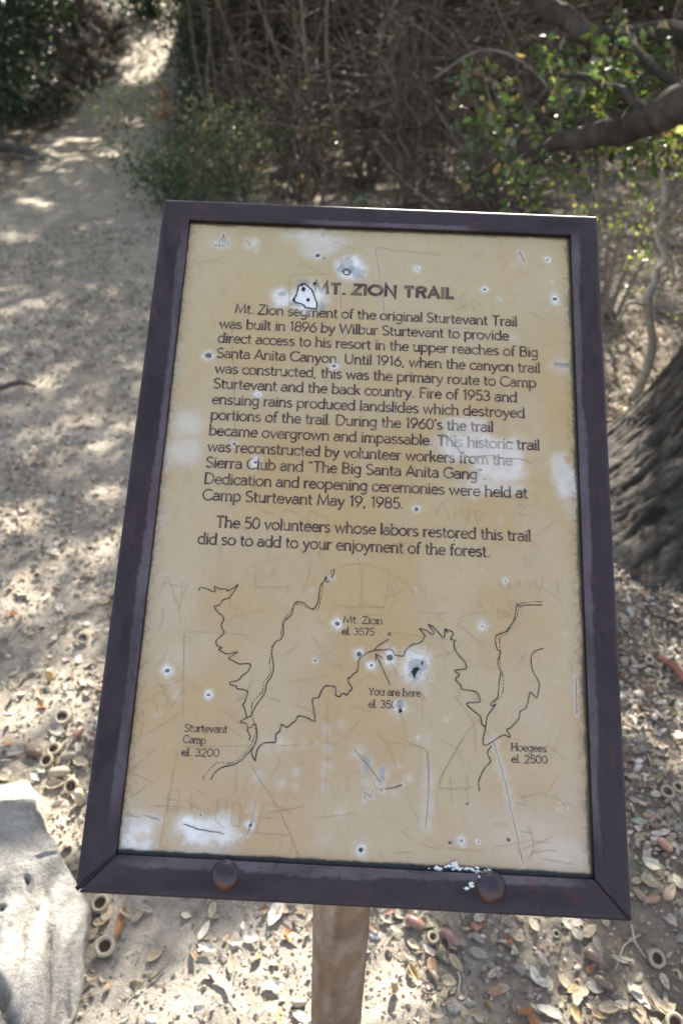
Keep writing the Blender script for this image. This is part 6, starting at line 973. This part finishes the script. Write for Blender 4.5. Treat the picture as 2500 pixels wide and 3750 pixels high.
BS = [(-.85, 7.4, 2.9, 7, 'tall bare brush with pale arching stems directly behind the small green bush', [[(-.30, 7.2, .55), (-.40, 7.1, 1.0), (-.60, 7.0, 1.4), (-.80, 7.0, 1.85), (-1.0, 7, 2.3)], [(-.15, 7.1, .52), (-.35, 7.05, 1.0), (-.42, 7.0, 1.5), (-.5, 7, 2.2)]]),
      (.02, 6.9, 2.6, 8, 'bare brush with forked grey stems above the middle of the upper rail', [[(.10, 6.9, .5), (.15, 6.9, .8), (.05, 6.9, 1.1), (.15, 6.9, 1.42)], [(.12, 6.9, .75), (.22, 6.9, 1.0), (.36, 6.9, 1.3)], [(.08, 6.9, .6), (-.15, 6.9, 1.0), (-.25, 6.9, 1.5), (-.25, 6.9, 2.1)]]),
      (.75, 7.1, 2.7, 8, 'thin tangled bare brush right of the forked stems', None), (1.4, 7.3, 2.6, 7, 'bare brush under the upper oak limb', None),
      (2.1, 7.6, 2.8, 7, 'bare brush behind the yellow-green shrub', None), (2.9, 7.3, 2.8, 7, 'bare brush at the far right edge of the picture', None),
      (-1.35, 8.6, 3.0, 7, 'bare brush bordering the trail on its right behind the bush', None), (-.4, 8.6, 3.2, 7, 'dim bare brush deeper in the thicket left of centre', None), (.6, 8.8, 3.2, 7, 'dim bare brush deeper in the thicket at centre', None),
      (1.7, 9.0, 3.2, 6, 'dim bare brush deeper in the thicket at right', None), (.45, 6.2, 1.0, 7, 'low brittle brush right behind the upper rail', None), (-.35, 6.4, 1.1, 7, 'low grey brush right of the small green bush', None), (1.25, 6.3, 1.1, 6, 'low tangled brush left of the oak limb leaves', None), (3.6, 8.0, 3, 6, 'bare brush beyond the right edge', None), (1.0, 5.7, .5, 6, 'low dead twiggy brush near the upper rail right end', None)]
for k, (x, y, h, n_, lab, stems) in enumerate(BS):
    bare_shrub(x, y, h, n_, 800+k*7, lab, tw=400 if h > 2 else 240, stems=stems, wid=.75 if h > 2 else .45, lean=-.12, leafn=190)
# arching dead canes
for k, pts in enumerate([[(1.9, 6.2, .55), (1.4, 6.1, 1.3), (.9, 6.0, 1.55), (.5, 6.0, 1.35)], [(1.2, 5.9, .5), (.95, 5.9, .75), (.75, 5.9, .95), (.55, 5.9, 1.2)], [(.3, 6.2, .5), (.8, 6.0, .62), (1.3, 5.9, .55)]]):
    stick('dead_cane', pts, [.014, .010, .006], (.24, .21, .18), ['long dead cane arching across the dark thicket below the oak limb', 'slanting dead cane rising right of the forked stems', 'dead cane bowed low over the upper rail'][k], 'cane')

# ---------------------------------------------------------------- leafy bushes
def bush(name, label, x, y, rx, ry, h, n_, L0, L1, pal, wts, seed, m=M_dgreen, sparse=.5, stems=9, z_lo=0., kite=True, group=None):
    s = np.random.default_rng(seed); z0 = HZ(x, y); root = thing(name, label, 'bush', (x, y, z0), group)
    P_ = []
    for k in range(stems):
        a = s.uniform(0, 2*PI); rr = s.uniform(.3, .9); tx, ty = x+rx*rr*math.cos(a), y+ry*rr*math.sin(a)
        sr = min(.016, .010*h+.004)
        P = spline([(x+s.normal(0, .06), y+s.normal(0, .06), z0-.03), (x+(tx-x)*.35, y+(ty-y)*.35, z0+h*.35), (x+(tx-x)*.8, y+(ty-y)*.8, z0+h*.7), (tx, ty, z0+h*s.uniform(.8, 1.05))], 4)
        V, Q = tube(P, np.linspace(sr, sr*.3, len(P)), 6, .2, seed+k); opart('stem', mesh_np('stem', V, Q, np.tile((.13, .11, .09), (len(V), 1))), M_twig, root=root); P_.append(P)
    al = np.concatenate(P_)
    nc = int(n_/26); cen = al[s.integers(0, len(al), nc)]+s.normal(0, 1, (nc, 3))*np.array([rx*.28, ry*.28, h*.11])
    cen[:, 2] = np.maximum(cen[:, 2], z0+.05+z_lo)
    LP = np.repeat(cen, 26, 0)+s.normal(0, 1, (nc*26, 3))*.085*max(1, h*.5)
    N = len(LP); L_ = s.uniform(L0, L1, N)
    V, Q, C = leaves(LP, L_, L_*.58, pick(pal, N, s, .25, wts), 'any', s, kite=kite)
    lm = MB(); lm.add(V, Q, C); opart('foliage', lm.mesh('foliage', False), m, kind='stuff', root=root)
    return root
DG = [(.035, .065, .035), (.05, .085, .05), (.028, .05, .03), (.08, .10, .07)]
bush('green_bush', 'small green-leaved bush at the right side of the trail behind the upper left frame corner', -.95, 6.45, .95, .45, .66, 2600, .028, .050, [(.18, .21, .13), (.13, .16, .10), (.25, .26, .19), (.32, .28, .21)], [.3, .25, .25, .2], 900, M_green, kite=False)
bush('green_bush', 'low straggly bush leaning over the right trail edge', -1.38, 6.0, .45, .3, .42, 1500, .024, .040, [(.05, .09, .04), (.07, .11, .05)], None, 901, M_green, kite=False)
bush('dark_bush', 'dark blue-green bush hanging over the trail at the upper left corner', -4.05, 7.7, .95, .9, 2.7, 13000, .035, .055, DG, None, 902)
bush('dark_bush', 'dark bush left of the trail beside the corner bush', -3.75, 9.0, .75, .8, 2.6, 10000, .035, .055, DG, None, 903)
bush('dark_bush', 'shaded bush at the left edge with low brown twigs', -3.5, 6.9, .55, .45, 1.1, 3800, .03, .05, [(.05, .065, .045), (.09, .08, .06), (.03, .05, .03)], None, 904)
bush('dark_bush', 'dark bush right of the trail end below the top edge', -1.55, 10.2, .8, .7, 2.6, 10000, .04, .06, DG, None, 905)
bush('dark_bush', 'dark bush closing over the left side of the trail end', -4.25, 11.2, .9, .8, 3.0, 10000, .045, .065, DG, None, 906)
bush('dark_bush', 'distant bluish bush above the end of the trail', -3.6, 15.5, 1.6, .8, 2.8, 9000, .06, .09, [(.05, .085, .075), (.07, .10, .09), (.04, .07, .05)], None, 907)
bush('dark_bush', 'small dark bush leaning on the right bank of the upper trail', -2.05, 11.2, .45, .5, 1.5, 4200, .035, .055, DG, None, 912)
bush('dark_bush', 'dark sprawling bush on the right bank just above the orange sprig', -1.8, 9.6, .4, .4, 1.1, 2600, .03, .05, DG, None, 913)
bush('dark_bush', 'distant dark bush right of the trail end', -2.1, 13.2, .8, .8, 2.6, 9000, .05, .075, DG, None, 908)
bush('dark_bush', 'dark shrub mass far behind at the left edge', -5.6, 9.6, 1.2, 1., 3.4, 11000, .05, .075, DG, None, 909)
bush('dark_bush', 'dark evergreen mass behind the brush at centre left', -.6, 10.8, 1.3, .8, 3.2, 8000, .05, .07, DG, None, 910)
bush('dark_bush', 'olive evergreen mass behind the brush at right', 2.6, 9.8, 1.4, .8, 3.4, 8000, .045, .065, [(.07, .09, .035), (.05, .07, .03), (.10, .12, .04)], None, 911)
fs = thing('dry_sapling', 'small dry orange-leaved sprig at the right trail edge', 'sprig', (-2.02, 8.9, HZ(-2.02, 8.9)))
opart('stem', smesh([(-2.02, 8.9, HZ(-2.02, 8.9)-.02), (-2.0, 8.9, HZ(-2.02, 8.9)+.25), (-2.04, 8.9, HZ(-2.02, 8.9)+.5)], [.007, .005, .003], 940, (.2, .13, .08), 6), M_twig, root=fs)
z_ = HZ(-2.02, 8.9)
twigs_leaves([(-2.02, 8.9, z_+.2, 5), (-2.0, 8.9, z_+.32, 6), (-2.05, 8.9, z_+.12, 5)], 9, .16, .03, .055, [(.50, .25, .10), (.42, .2, .08)], None, 941, fs, 'dry_leaves', M_litter, droop=-.1)
vy = thing('vine_shoot', 'short upright shoot of pale green leaves above the middle of the upper rail', 'shoot', (.05, 5.6, HZ(.05, 5.6)))
opart('stem', smesh([(.05, 5.6, HZ(.05, 5.6)), (.06, 5.6, HZ(.05, 5.6)+.15), (.05, 5.6, HZ(.05, 5.6)+.3)], [.004, .003, .002], 950, (.1, .12, .06), 5), M_twig, root=vy)
twigs_leaves([(.05, 5.6, HZ(.05, 5.6)+.1, 3), (.05, 5.6, HZ(.05, 5.6)+.22, 3)], 4, .06, .03, .045, [(.10, .17, .07), (.2, .26, .18)], None, 951, vy, 'leaves')
bpy.context.view_layer.update()
